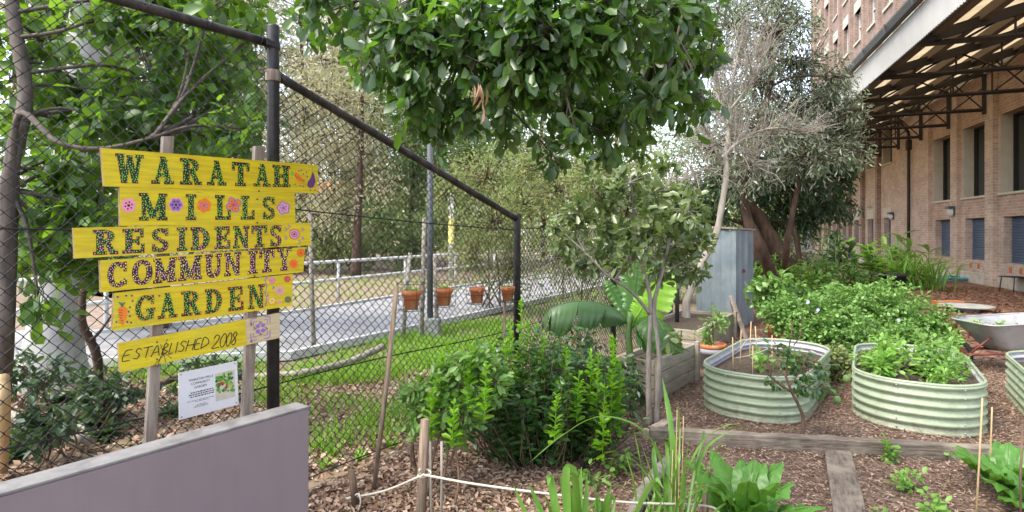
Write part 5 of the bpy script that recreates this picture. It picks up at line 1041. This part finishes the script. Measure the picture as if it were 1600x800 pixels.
for _ in range(45): a = rng.uniform(0, 6.28); b = bed2(.28, -.05) + rng.normal(size=3) * [.02, .02, 0]; ln = rng.uniform(.15, .3); ribbon(mb, [b, b + [.03 * math.cos(a), .03 * math.sin(a), ln * .6], b + [.1 * math.cos(a), .1 * math.sin(a), ln]], [.005, .004, .001])
mb.build('blades', M['lf_strap'], th)
# bed one: canes, string and seedlings
for u, v, h, lab in ((-.22, -.45, .42, 'first'), (-.23, -.2, .45, 'second'), (-.22, .1, .5, 'third'), (-.05, -.45, .36, 'fourth'), (.02, .0, .4, 'fifth'), (-.2, .35, .42, 'sixth')):
    b = bed1(u, v, -.1); mb = MB(); tube(mb, [b, b + [rng.normal() * .015, 0, h]], .005, 6); tag(mb.build('garden_cane', M['bamboo']), 'thin cane pushed into the soil of the bed behind the little citrus', 'cane', 'thin canes in the bed behind the little citrus')
mb = MB(); tube(mb, curve([bed1(-.22, -.45, .2), bed1(-.23, -.2, .16), bed1(-.22, .1, .22), bed1(.02, 0, .2), bed1(-.05, -.45, .18), bed1(-.22, -.45, .12)], 6), .003, 4); tag(mb.build('string', M['rope']), 'white string wound between the thin canes of the bed', 'string')
for u, v, lab in ((.0, -.3, 'leafy seedling near the front of the caned bed'), (-.12, .1, 'leafy seedling among the canes of the bed'), (.12, .3, 'leafy seedling toward the back of the caned bed'), (.15, -.1, 'leafy seedling behind the little citrus crown in the bed')):
    herb('seedling', bed1(u, v), .13, .06, 26, .07, .04, 'lf_herb', lab, 'seedling', 'seedlings in the caned bed', 4)
for u, v, lab in ((-.15, .6, 'leafy herb at the far end of the cut off bed'), (.1, .3, 'leafy herb in the cut off bed')): herb('bed_herb', bed3(u, v), .2, .12, 80, .06, .03, 'lf_bush', lab, 'herb')

# ------------------------------------------------------------------ sleepers and planks on the ground
def beam(name, a, b, w, h, z, label, mat='timber_flat', cat='sleeper'):
    a, b = np.asarray(a, float), np.asarray(b, float); u = b - a; v = nrm(np.array([-u[1], u[0], 0])) * w; rz = math.atan2(u[1], u[0]); th = thing(name, (a[0], a[1], 0), label, cat, rz)
    n = 24; mb = MB(); uu = np.linspace(0, 1, n); ring = []
    for q in uu:
        o = a + u * q; j = rng.normal(size=4) * .0025; ring.append([o + (0, 0, z + j[0]), o + v + (0, 0, z + j[1]), o + v + (0, 0, z + h + j[2]), o + (0, 0, z + h + j[3])])
    V = np.array(ring).reshape(-1, 3); f_ = [(0, 1, 2, 3), tuple(4 * n - 4 + q for q in (3, 2, 1, 0))] + [(4 * i + j, 4 * i + 4 + j, 4 * i + 4 + (j + 1) % 4, 4 * i + (j + 1) % 4) for i in range(n - 1) for j in range(4)]
    f_ = [q[::-1] for q in f_]
    mb.add(V, f_); mb.build('timber', M[mat], th, bevel=.006); return th
s0, s1 = G(1015, 694), G(1640, 731); beam('timber_sleeper', s0, s1, .09, .13, -.02, 'long weathered timber sleeper edging the bed below the corrugated beds')
a_, b_ = (G(1290, 709) + G(1330, 711)) / 2, (G(1303, 830) + G(1364, 830)) / 2; dd = nrm(b_ - a_); beam('timber_plank', a_ + np.array([dd[1], -dd[0], 0]) * .09, b_ + dd * .4 + np.array([dd[1], -dd[0], 0]) * .09, .17, .035, .004, 'flat dark plank path lying on mulch across the front bed', cat='plank')
beam('timber_edging', G(905, 742), G(985, 668), .05, .09, -.02, 'reddish timber edging strip beside the glossy shrub', 'bark_red', 'edging')
log('fallen_log', [G(985, 815, .05), G(1005, 770, .07), G(1028, 738, .09), G(1045, 722, .06)], (.035, .045), M['bark_grey'], 'grey weathered log lying behind the lemongrass', 'log')
beam('stepping_board', G(1018, 690) , G(1062, 668), .08, .1, -.02, 'short grey timber offcut at the end of the sleeper by the bay tree', 'timber_grey', 'timber')

# ------------------------------------------------------------------ wheelbarrow
wb = thing('wheelbarrow', P(1578, 0, 6.6) * [1, 1, 0], 'old galvanised wheelbarrow with rusty frame and weeds in its tray', 'wheelbarrow')
cx, cy_ = P(1578, 0, 6.6)[0], 6.62
def rrect(x0, x1, y0, y1, r, n=5):
    out = []
    for (cx_, cy2, a0) in ((x1 - r, y1 - r, 0), (x0 + r, y1 - r, 90), (x0 + r, y0 + r, 180), (x1 - r, y0 + r, 270)):
        for a in np.radians(np.linspace(a0, a0 + 90, n)): out.append((cx_ + r * math.cos(a), cy2 + r * math.sin(a)))
    return np.array(out)
lv = []
for f_, z, xs in ((0, .60, 0), (.45, .45, .03), (.8, .32, .06), (1, .26, .08)):
    x0, x1 = cx - .46 + f_ * .27, cx + .48 - f_ * .16; y0, y1 = cy_ - .33 + f_ * .14, cy_ + .33 - f_ * .14; r_ = rrect(x0, x1, y0, y1, .12 - .03 * f_); tilt = (r_[:, 0] - cx) * .06 * (1 - f_); lv.append(np.c_[r_, z + tilt])
mb = MB(); k = len(lv[0]); V = np.concatenate(lv); f_ = [(i * k + j, (i + 1) * k + j, (i + 1) * k + (j + 1) % k, i * k + (j + 1) % k) for i in range(3) for j in range(k)] + [tuple(3 * k + j for j in range(k))[::-1]]; mb.add(V, f_, 0, True)
Vi = V.copy(); Vi[:, 2] += .004; cxy = np.array([cx, cy_]); Vi[:, :2] = cxy + (Vi[:, :2] - cxy) * .988; mb.add(Vi, [q[::-1] for q in f_], 0, True); mb.build('tray', M['galv'], wb)
mb = MB(); q = lv[0]; tube(mb, np.vstack([q, q[:1]]), .011, 6, cap=False); mb.build('tray_rim', M['galv'], wb)
for s in (-1, 1):
    mb = MB(); y = cy_ + s * .16; tube(mb, curve([(cx - .62, cy_ + s * .05, .2), (cx - .3, y, .235), (cx + .25, y, .25), (cx + .75, cy_ + s * .27, .52), (cx + 1., cy_ + s * .29, .56)], 6), .016, 7); tube(mb, curve([(cx + .15, y, .25), (cx + .22, y + s * .05, .02), (cx + .32, y + s * .05, .02), (cx + .42, y, .33)], 5), .014, 6); tube(mb, [(cx - .5, cy_ + s * .06, .21), (cx - .3, y, .45)], .011, 6); mb.build('frame', M['rust'], wb)
    mb = MB(); tube(mb, [(cx + .9, cy_ + s * .285, .545), (cx + 1.02, cy_ + s * .292, .563)], .02, 8); mb.build('grip', M['rubber'], wb)
mb = MB(); a = np.linspace(0, 2 * math.pi, 25); tube(mb, [(cx - .6 + .15 * math.cos(q), cy_, .19 + .15 * math.sin(q)) for q in a], .04, 8, cap=False); wl = mb.build('wheel', M['rubber'], wb)
mb = MB(); tube(mb, [(cx - .6, cy_ - .03, .19), (cx - .6, cy_ + .03, .19)], .115, 16); tube(mb, [(cx - .6, cy_ - .08, .19), (cx - .6, cy_ + .08, .19)], .014, 8); mb.build('rim', M['rust'], wl)
mb = MB(); mb.add(lv[1] * [1, 1, 0] + [0, 0, .5], [tuple(range(k))]); mb.build('soil', M['soil'], wb)
th = thing('barrow_weeds', (cx - .15, cy_, .5), 'low green weeds growing in the wheelbarrow tray', 'weeds'); mb = MB()
for _ in range(14): rosette(mb, (cx + rng.uniform(-.36, .3), cy_ + rng.uniform(-.2, .22), .5), 9, .1, .03, (.3, 1.3), .4)
mb.build('leaves', M['lf_herb'], th)

# ------------------------------------------------------------------ big fresh bush, pot plants, far planting
bd_ = 7.3; g = P(1340, 0, bd_) * [1, 1, 0]
fb = bush('leafy_bush', 'wide fresh green leafy bush behind the middle raised bed', 'bush', [(P(x, y, bd_ + o), np.array([r / F * bd_, r / F * bd_ * .9, r / F * bd_ * .85]), n) for x, y, r, n, o in ((1225, 490, 45, 90, 0), (1265, 500, 55, 120, -.2), (1310, 490, 60, 150, 0), (1360, 490, 62, 150, .1), (1410, 495, 58, 140, 0), (1455, 510, 48, 110, -.2), (1330, 530, 55, 110, -.5), (1390, 535, 50, 110, -.4), (1270, 530, 45, 80, -.4), (1440, 540, 48, 100, -.5), (1300, 460, 30, 40, .3), (1390, 462, 40, 60, .3), (1480, 540, 28, 40, -.5), (1340, 468, 30, 40, .1))], 'lf_bush', g, 'stem_green', L=.045, W=.028, per=16, droop=.25, wide=.55, spread=.1, limb_r=.012, twig_r=.003, grav=.0, up=1.2)
mb = MB()
for x, y in ((1278, 484), (1262, 472), (1316, 520), (1405, 500)):
    c = P(x, y, 6.85); a = np.arange(5) * 2 * math.pi / 5; leaves(mb, np.repeat([c], 5, 0), np.c_[np.cos(a), np.full(5, -.3), np.sin(a)], np.tile([0, -1, .2], (5, 1)), .022, .022, wide=.6)
mb.build('flowers', plain('pale violet petal', (.55, .5, .8), .6), fb)
bush('variegated_shrub', 'pale yellowish mottled shrub between the two nearest raised beds', 'shrub', pclumps([(1300, 560, 26, 40), (1320, 575, 22, 30), (1285, 580, 20, 22), (1305, 595, 18, 16)], 6.2, .1), 'lf_thicket', G(1300, 605), L=.05, W=.028, per=10, spread=.07, limb_r=.006, twig_r=.0025, up=1.)
def potplant(px, yb, pr, ph, label, cl, d=None, mat='lf_bush', pot='terracotta', **kw):
    g = G(px, yb); d = g[1]; th = thing('pot_plant', g, label, 'pot plant'); mb = MB(); lathe(mb, [(0, 0), (pr * .68, 0), (pr * .93, ph * .78), (pr, ph * .8), (pr, ph), (pr * .88, ph), (pr * .84, ph * .85), (0, ph * .86)], g, 24); mb.build('pot', M[pot], th)
    t, l = MB(), MB(); tube(t, [g + (0, 0, ph * .8), g + (.02, 0, ph + .3)], .012, 6); crown(t, l, [g + (0, 0, ph + q) for q in (.05, .15, .3)], pclumps(cl, d, .1), per=8, limb_r=.006, twig_r=.003, **kw); t.build('stems', M['bark_brown'], th); l.build('foliage', M[mat], th)
potplant(1212, 533, .13, .25, 'leafy plant in a terracotta pot beside the shed', [(1215, 450, 30, 40), (1195, 465, 25, 26), (1235, 465, 26, 30), (1215, 485, 26, 24), (1185, 450, 16, 10)], L=.1, W=.055, droop=.25, up=1.)
potplant(1112, 578, .17, .26, 'seedlings in a wide grey plastic tub beside the timber planter', [(1112, 510, 22, 14), (1125, 495, 16, 8), (1105, 530, 18, 12)], L=.06, W=.02, droop=.25, pot='grey_lilac')
mb = MB(); g = G(1112, 578); lathe(mb, [(.15, .262), (.16, .27), (.16, .31), (.148, .31), (.14, .29), (0, .285)], g, 24); tag(mb.build('pot_saucer', M['terracotta']), 'orange terracotta dish resting in the grey tub', 'dish')
def strap(name, base, n, L, w, mat, label, cat, lean=.5, sp=.06, up=1., group=None, nm='blades'):
    th = thing(name, base, label, cat, 0, group); mb = MB(); base = np.asarray(base, float)
    for _ in range(n):
        a = rng.uniform(0, 6.28); ln = L * rng.uniform(.55, 1.1); k = lean * rng.uniform(.3, 1.3); b = base + np.array([rng.normal() * sp, rng.normal() * sp, 0]); o = np.array([math.cos(a), math.sin(a), 0]); u = np.linspace(0, 1, 9)[:, None]
        pts = b + o * (ln * k * u ** 1.7) + np.array([0, 0, 1]) * ln * (u * up - .5 * k * u ** 2.6); ribbon(mb, pts, w * rng.uniform(.7, 1.2) * np.array([.6, .9, 1, 1, .95, .85, .65, .4, .08]))
    mb.build(nm, M[mat], th); return th
strap('strap_leaf_clump', G(1430, 452), 130, 1.5, .045, 'lf_strap', 'tall arching strap leaved clump against the brick building', 'plant', .9, .35)
strap('strap_leaf_clump', G(1380, 450), 70, 1.3, .05, 'lf_strap', 'shorter strap leaved clump left of the tall arching one', 'plant', .9, .3)
for px, yb, lab, L_, W_, hh in ((1345, 449, 'broad leaved canna plants before the narrow shutters', .5, .16, 1.3), (1300, 452, 'broad leaved plant left of the canna plants', .45, .15, 1.5), (1395, 444, 'broad leaved plant behind the strap leaved clumps', .5, .14, 1.4)):
    g = G(px, yb); th = thing('canna_plant', g, lab, 'plant'); t, l = MB(), MB()
    for _ in range(12):
        b = g + rng.normal(size=3) * [.4, .3, 0]; h = hh * rng.uniform(.6, 1.1); tube(t, [b, b + (rng.normal() * .1, 0, h)], [.02, .01], 5); k = 6; a = rng.uniform(0, 6.28, k); z = rng.uniform(.3, 1., k) * h; leaves(l, b + np.c_[np.zeros((k, 2)), z], np.c_[np.cos(a), np.sin(a), rng.uniform(.4, 1.4, k)], np.c_[-np.cos(a), -np.sin(a), np.ones(k)], L_ * rng.uniform(.7, 1.2, k), W_, droop=.4)
    t.build('stems', M['stem_green'], th); l.build('leaves', M['lf_bush'] if px != 1300 else M['lf_dark'], th)
for px, yb, d_, lab in ((1290, 470, 0, 'fresh low foliage under the evergreen trunks'), (1210, 475, 0, 'yellow green groundcover bush behind the pot plant')):
    g = G(px, yb); bush('border_shrub', lab, 'shrub', pclumps([(px, 430, 34, 50), (px + 40, 435, 30, 40), (px - 30, 440, 30, 40), (px + 10, 455, 30, 40), (px + 70, 445, 25, 30)], g[1], .4), 'lf_bush' if px > 1250 else 'lf_herb', g, L=.11, W=.06, per=8, tmpl='simple', spread=.2, limb_r=.012, twig_r=.005, up=1.)
def bin_(px, yb, r, h, lab):
    g = G(px, yb); th = thing('nursery_pot', g, lab, 'pot', 0, 'black plastic pots among the far plants'); mb = MB(); lathe(mb, [(0, 0), (r * .8, 0), (r, h), (r * 1.06, h), (r * 1.06, h - .05)], g, 20); mb.build('tub', M['rubber'], th); mb = MB(); lathe(mb, [(r * .98, h - .04), (0, h - .03)], g, 16); mb.build('soil', M['soil'], th)
bin_(1357, 456, .32, .5, 'black plastic pot in the shade left of its twin'); bin_(1392, 455, .36, .48, 'black plastic pot right of its twin near the strap leaves')
# blue hose, little table, brick edging slab
mb = MB(); hg = G(1495, 440); pts = []
for i in range(90): a = i * .31; r = .55 + .1 * math.sin(i * .7); pts.append(hg + np.array([r * 1.2 * math.cos(a), r * .5 * math.sin(a), .03 + .0015 * i]))
pts += [hg + np.array([.6 + .25 * i, -.1 - .1 * math.sin(i), .03]) for i in range(6)]
tube(mb, pts, .022, 6); tag(mb.build('garden_hose', M['hose']), 'pale blue garden hose coiled at the foot of the brick wall', 'hose')
tb = G(1590, 457); th = thing('iron_stool', tb, 'small dark metal stool standing by the brick wall', 'stool'); mb = MB(); box(mb, tb[0] - .3, tb[0] + .3, tb[1] - .25, tb[1] + .25, .4, .425); mb.build('seat', M['truss'], th)
for sx in (-1, 1):
    for sy in (-1, 1): mb = MB(); tube(mb, [(tb[0] + sx * .26, tb[1] + sy * .2, .4), (tb[0] + sx * .3, tb[1] + sy * .22, 0)], .014, 6); mb.build('leg', M['truss'], th)
sl = G(1510, 487); th = thing('bird_bath', sl, 'low round stone dish on the mulch behind the wheelbarrow', 'dish'); mb = MB(); lathe(mb, [(0, 0), (.22, 0), (.2, .06), (.45, .1), (.47, .13), (.42, .13), (0, .1)], sl, 20); mb.build('dish', M['concrete'], th)
mb = MB(); g = G(1482, 477); box(mb, g[0] - .3, g[0] + .3, g[1] - .1, g[1] + .12, 0, .1); tag(mb.build('brick_edging', M['terracotta'], bevel=.01), 'short row of orange edging brick behind the leafy bush', 'edging')

# ------------------------------------------------------------------ little citrus
g = G(1253, 690); d = g[1]; th = thing('citrus_bush', g, 'small sparse citrus bush with green fruit before the caned bed', 'bush')
t, l = MB(), MB(); an = []
for pts, r in (([(1253, 690), (1254, 650), (1236, 610), (1225, 580)], .016), ([(1236, 612), (1205, 590), (1190, 570)], .009), ([(1228, 590), (1232, 550), (1240, 500)], .008), ([(1232, 605), (1250, 580), (1262, 555)], .007), ([(1254, 652), (1280, 642), (1276, 610)], .008), ([(1205, 588), (1200, 560), (1207, 545)], .006), ([(1240, 540), (1252, 520), (1252, 488)], .005), ([(1250, 580), (1290, 570)], .005)):
    c = curve([P(x, y, d + rng.uniform(-.06, .06) * (i > 1)) for i, (x, y) in enumerate(pts)], 6); tube(t, c, np.linspace(r, r * .5, len(c)), 7, rough=.06); an.append(c[4:])
t.build('stems', M['bark_brown'], th)
t2 = MB(); crown(t2, l, np.concatenate(an), pclumps([(1262, 575, 28, 12), (1245, 560, 22, 8), (1285, 580, 22, 8), (1222, 555, 18, 4), (1205, 595, 16, 4), (1265, 600, 26, 8), (1215, 540, 14, 3), (1290, 600, 18, 5)], d, .1), .05, .03, per=5, spread=.06, limb_r=.003, twig_r=.002, droop=.3); l.build('foliage', M['lf_shrub'], th); t2.build('twigs', M['bark_brown'], th)
for x, y in ((1325, 592), (1310, 625)):
    mb = MB(); lathe(mb, [(0, -.032), (.02, -.026), (.028, 0), (.021, .026), (0, .034)], P(x - 2, y, d), 14); mb.build('fruit', M['stem_green'], th)
t2 = MB(); tube(t2, [an[-1][-1], P(1310, 570, d), P(1323, 585, d)], .003, 5); tube(t2, [P(1290, 600, d), P(1308, 617, d)], .003, 5); t2.build('fruit_stalk', M['stem_green'], th)

# ------------------------------------------------------------------ foreground leaves
th = thing('lemongrass', P(1040, 0, 2.95) * [1, 1, 0], 'lemongrass clump with long arching blades in the front bed', 'plant'); mb = MB(); d = 2.95
hand = [([(1050, 830), (1053, 740), (1048, 660), (1035, 590)], .034), ([(1060, 830), (1058, 740), (1062, 690), (1060, 630)], .014), ([(1045, 830), (1035, 730), (1000, 670), (935, 652), (880, 680), (828, 722)], .026), ([(1060, 830), (1075, 740), (1100, 690), (1140, 664), (1170, 672)], .02), ([(1065, 830), (1085, 750), (1105, 700), (1150, 668)], .022), ([(1070, 830), (1085, 740), (1098, 690), (1100, 670)], .016), ([(1040, 830), (1020, 760), (990, 720), (960, 708)], .018), ([(1040, 830), (1030, 780), (1022, 720), (1024, 690)], .03), ([(1075, 830), (1100, 770), (1130, 755), (1180, 750)], .02), ([(1035, 830), (1012, 780), (1000, 720), (990, 670)], .012), ([(1072, 830), (1095, 760), (1120, 705), (1135, 690)], .016), ([(1050, 830), (1045, 760), (1042, 700), (1040, 690)], .022), ([(1080, 840), (1130, 790), (1190, 770), (1230, 775)], .02), ([(1055, 840), (1050, 770), (1060, 720), (1063, 700)], .018)]
for pts, w in hand:
    c = curve([P(x, y, d + .08 * (i - 1) * rng.normal()) for i, (x, y) in enumerate(pts)], 7); n = len(c); ribbon(mb, c, w * np.interp(np.linspace(0, 1, n), [0, .3, .8, 1], [.6, 1, .8, .06]), fold=.18)
for _ in range(26):
    x = rng.normal(1045, 22); tx = x + rng.normal() * 60; ty = rng.uniform(690, 770); c = curve([P(x, 840, d), P(x + (tx - x) * .35, (840 + ty) / 2 - 15, d + rng.normal() * .08), P(tx, ty, d + rng.normal() * .15)], 7); ribbon(mb, c, rng.uniform(.008, .02) * np.interp(np.linspace(0, 1, len(c)), [0, .4, 1], [.8, 1, .08]), fold=.2)
mb.build('blades', M['lf_strap'], th)
mb = MB()
for x, ty in ((1056, 640), (1066, 650), (1050, 690), (1061, 660)): tube(mb, curve([P(x - 2, 835, d), P(x, 740, d - .02), P(x + 2, ty, d)], 4), np.linspace(.0038, .002, 9), 5)
mb.build('dry_stalks', M['bamboo'], th)
th = thing('iris_clump', P(905, 0, 2.55) * [1, 1, 0], 'upright sword leaved clump at the front edge below the rope', 'plant'); mb = MB()
for i in range(40):
    bx = rng.normal(905, 36); dd_ = 2.5 + rng.normal() * .1; tx = bx + (bx - 905) * .5 + rng.normal() * 22; ty = rng.uniform(728, 800) + abs(tx - 905) * .15
    c = curve([P(bx, 900, dd_), P(bx + (tx - bx) * .35, (900 + ty) / 2, dd_), P(tx, ty, dd_ + rng.normal() * .06)] + ([P(tx + rng.normal() * 14, ty + 12, dd_)] if rng.uniform() < .25 else []), 6)
    ribbon(mb, c, rng.uniform(.02, .038) * np.interp(np.linspace(0, 1, len(c)), [0, .55, .85, 1], [.85, 1, .6, .04]), fold=.15, up=(rng.normal() * .7, -1, 0))
mb.build('blades', M['lf_strap'], th)
def beet(name, base, n, L, W, mat, label, hand=None):
    th = thing(name, base, label, 'vegetable', 0, 'leafy vegetables in the front bed'); base = np.asarray(base, float)
    for i in range(n):
        a = (i + rng.uniform(-.3, .3)) * 2 * math.pi / n; e = rng.uniform(.7, 1.45); ln = L * rng.uniform(.55, 1.1); o = np.array([math.cos(a), math.sin(a), 0]); mb = MB(); u = np.linspace(0, 1, 12); m = 7
        mid = base + o * (ln * (u * math.cos(e) + .25 * u ** 2.2))[:, None] + np.array([0, 0, 1.]) * (ln * (u * math.sin(e) - .22 * u ** 2.6))[:, None]; wd = W * np.where(u < .28, .06, np.clip(np.sin(np.pi * np.clip((u - .22) / .8, 0, 1)), .02, 1) ** .6)
        s = np.array([-o[1], o[0], 0]); t_ = nrm(np.gradient(mid, axis=0)); nn = np.cross(s, t_) * -1; V = []
        for j in range(12):
            for q in np.linspace(-1, 1, m): V.append(mid[j] + s * wd[j] / 2 * q + nn[j] * (abs(q) * wd[j] * -.16 + .2 * wd[j] * abs(q) * math.sin(j * 2.3 + q * 3 + i) + .05 * wd[j] * math.sin(j * 4.1 + q * 7 + i * 2)))
        mb.add(V, [(j * m + k, j * m + k + 1, (j + 1) * m + k + 1, (j + 1) * m + k) for j in range(11) for k in range(m - 1)], 0, True); tube(mb, mid + nn * .002, np.linspace(.006, .0015, 12), 5, mi=1); mb.build('leaf', [M[mat], M['stem_green']], th)
beet('silverbeet', G(1165, 838), 20, .46, .12, 'lf_beet', 'silverbeet plant with broad bright leaves right of the lemongrass')
beet('silverbeet', G(1215, 862), 8, .3, .14, 'lf_beet', 'smaller broad leaved vegetable at the bottom edge beside the silverbeet')
beet('silverbeet', G(1572, 775), 18, .4, .115, 'lf_beet', 'silverbeet plant by the thin canes near the picture edge')
beet('silverbeet', G(1612, 800), 12, .36, .13, 'lf_beet', 'big leaved vegetable cut by the picture edge beyond the cane')
for px, yb, h, r, n, lab in ((1387, 722, .14, .06, 60, 'small parsley like seedling next to the flat plank'), (1422, 768, .16, .07, 70, 'seedling in the middle of the front bed right of the plank'), (1462, 812, .12, .08, 70, 'feathery seedling at the bottom edge right of the plank'), (1475, 720, .12, .03, 14, 'thin tall seedling close to the sleeper'), (1380, 812, .06, .04, 20, 'tiny seedling at the bottom edge beside the plank'), (965, 740, .16, .1, 60, 'sprawling weed under the arching lemongrass blade'), (925, 765, .14, .08, 50, 'leafy weed behind the sword leaved clump'), (1100, 780, .16, .09, 60, 'leafy herb at the foot of the lemongrass'), (1050, 700, .1, .06, 20, 'weed sprout beside the bay tree trunk')):
    herb('seedling', G(px, yb), h, r, n, .042, .028, 'lf_herb', lab, 'seedling', None, 5)
for x0, y0, x1, y1, lab in ((1524, 820, 1535, 622, 'leaning thin cane left of the right hand silverbeet'), (1550, 760, 1550, 636, 'upright short cane behind the right hand silverbeet'), (1596, 850, 1598, 665, 'dark cane nearest the picture edge in the front bed')):
    stake(x0, y0, x1, y1, .005, lab, 'bamboo' if 'dark' not in lab else 'bark_brown', n=6, name='garden_cane', group='canes in the front bed')
for x0, y0, x1, y1, lab in ((688, 830, 690, 690, 'thin dry stick right of the rope stake'), (675, 830, 672, 690, 'thin dry stick directly behind the rope stake')): stake(x0, y0, x1, y1, .008, lab, 'bark_pale', n=5, name='dry_stick')

# leafy sprays low behind the fence at the left
for px, yb, d_, lab in ((60, 690, 3.9, 'dark leafy sprays low behind the fence at the far left'), (150, 640, 4.6, 'dark leafy sprays around the twisted sapling foot'), (40, 610, 5.2, 'dark low shrub against the foot of the pale gum trunk'), (320, 620, 5.4, 'low dark weeds behind the white notice')):
    bush('low_shrub', lab, 'shrub', pclumps([(px, yb - 42, 26, 9), (px + 42, yb - 30, 24, 8), (px - 30, yb - 24, 24, 8), (px + 16, yb - 16, 28, 9)], d_, .15), 'lf_dark', P(px, 0, d_) * [1, 1, 0], L=.085, W=.035, per=8, droop=.2, spread=.12, limb_r=.006, twig_r=.0025, up=.8)

# ------------------------------------------------------------------ loose ground cover (uncountable)
def scatter_poly(n, poly):
    p = np.array([tuple(q)[:2] for q in poly]); lo, hi = p.min(0), p.max(0); out = []
    while sum(map(len, out)) < n:
        q = rng.uniform(lo, hi, (n, 2)); ins = np.zeros(n, bool)
        for i in range(len(p)):
            a, b = p[i], p[(i + 1) % len(p)]; c = ((a[1] > q[:, 1]) != (b[1] > q[:, 1])) & (q[:, 0] < (b[0] - a[0]) * (q[:, 1] - a[1]) / (b[1] - a[1] + 1e-12) + a[0]); ins ^= c
        out.append(q[ins])
    return np.concatenate(out)[:n]
def chips(name, poly, n, mat, L, W, z=.012, tilt=.35, curl=.0, near=True):
    q = scatter_poly(n, poly); k = len(q); a = rng.uniform(0, 6.28, k); D = np.c_[np.cos(a), np.sin(a), rng.normal(size=k) * tilt * .6]; N = np.c_[rng.normal(size=(k, 2)) * tilt, np.ones(k)]; mb = MB(); s = rng.uniform(.4, 1.4, k)
    leaves(mb, np.c_[q, z + np.abs(rng.normal(size=k)) * .008], D, N, L * s, W * rng.uniform(.5, 1.5, k), 'simple' , curl, .5); return mb.build(name, mat, kind='stuff')
chips('wood_chip_mulch', [(-1.2, 2.2), (4.2, 2.2), (5.2, 4.4), (6., 6.6), (4.5, 9.5), (2.4, 9.), (1.2, 6.2), (.2, 5.2)], 110000, M['chips'], .031, .009)
chips('far_mulch', [(4.5, 7.5), (8.5, 6.5), (15.5, 14.5), (14, 17), (8, 16)], 16000, M['chips_red'], .09, .03)
chips('leaf_litter', [fence(-3, -.02), fence(2.6, .02), fence(2.8, -1.5), (-2.0, 6.6), (-7, 6.5), (-6, 2.5)], 20000, M['litter'], .065, .026, .012, .6, .35)
chips('dry_leaves', [(-1.35, 2.4), (.1, 2.3), (.5, 3.5), (.1, 4.6), fence(.9, .05), fence(-.2, .05)], 12000, M['litter'], .052, .022, .014, .6, .4)
def grass(name, polys, n, h, w, mat):
    mb = MB(); q = np.concatenate([scatter_poly(int(n * f_), p) for p, f_ in polys]); k = len(q)
    cl = np.sin(q[:, 0] * 3.1 + 1) * np.sin(q[:, 1] * 2.3) + np.sin(q[:, 0] * 7.7) * np.sin(q[:, 1] * 6.1) * .7; keep = cl + rng.normal(size=k) * .5 > -.35; q = q[keep]; k = len(q)
    a = rng.uniform(0, 6.28, k); o = np.c_[np.cos(a), np.sin(a), np.zeros(k)]; s = np.c_[-np.sin(a), np.cos(a), np.zeros(k)]; L = (h * rng.uniform(.4, 1.2, k))[:, None]; b = np.c_[q, np.zeros(k)]; ww = (w * rng.uniform(.7, 1.3, k))[:, None]; ln = rng.uniform(.2, .8, (k, 1)); up = np.array([0, 0, 1.])
    V = np.stack([b - s * ww / 2, b + s * ww / 2, b + o * L * ln * .3 + up * L * .6 + s * ww * .4, b + o * L * ln * .3 + up * L * .6 - s * ww * .4, b + o * L * ln + up * L * (1 - .3 * ln)], 1); i = np.arange(k)[:, None] * 5
    base = mb.n; mb.add(V.reshape(-1, 3), i + np.array([[0, 1, 2, 3]]), 0, False); mb.f.append((i + np.array([[3, 2, 4]]) + base, 0, False)); return mb.build(name, mat, kind='stuff')
gp = [G(440, 612), G(600, 600), G(700, 590), G(800, 560), G(815, 500), G(700, 512), G(560, 548), G(430, 590)]
grass('grass', [(gp, .62), ([G(430, 610), G(640, 640), G(620, 700), G(480, 720)], .06), ([G(150, 590), G(420, 640), G(430, 560), G(200, 560)], .12), ([G(815, 560), G(1000, 520), G(1000, 440), G(820, 470)], .2), (offset_line(far_, .3)[1:4] + offset_line(far_, 6.5)[3:0:-1], .3)], 20000, .17, .009, M['lf_grass'])
mb = MB()
for px, yb in ((520, 712), (540, 690), (505, 735), (575, 668), (500, 700), (560, 720), (610, 700), (640, 680)): rosette(mb, G(px, yb), 14, .1, .02, (.5, 1.4), .3, .5)
mb.build('weeds', M['lf_grass'], kind='stuff')
mb = MB()
for px, yb in ((60, 690), (90, 670), (40, 650), (120, 680), (170, 690), (30, 700), (200, 640), (75, 640), (230, 660), (110, 620), (310, 640), (330, 620), (50, 610), (140, 610)): rosette(mb, G(px, yb) + rng.normal(size=3) * [.1, .2, 0], 34, .2, .055, (.1, 1.2), .4, .5)
mb.build('undergrowth', M['lf_dark'], kind='stuff')
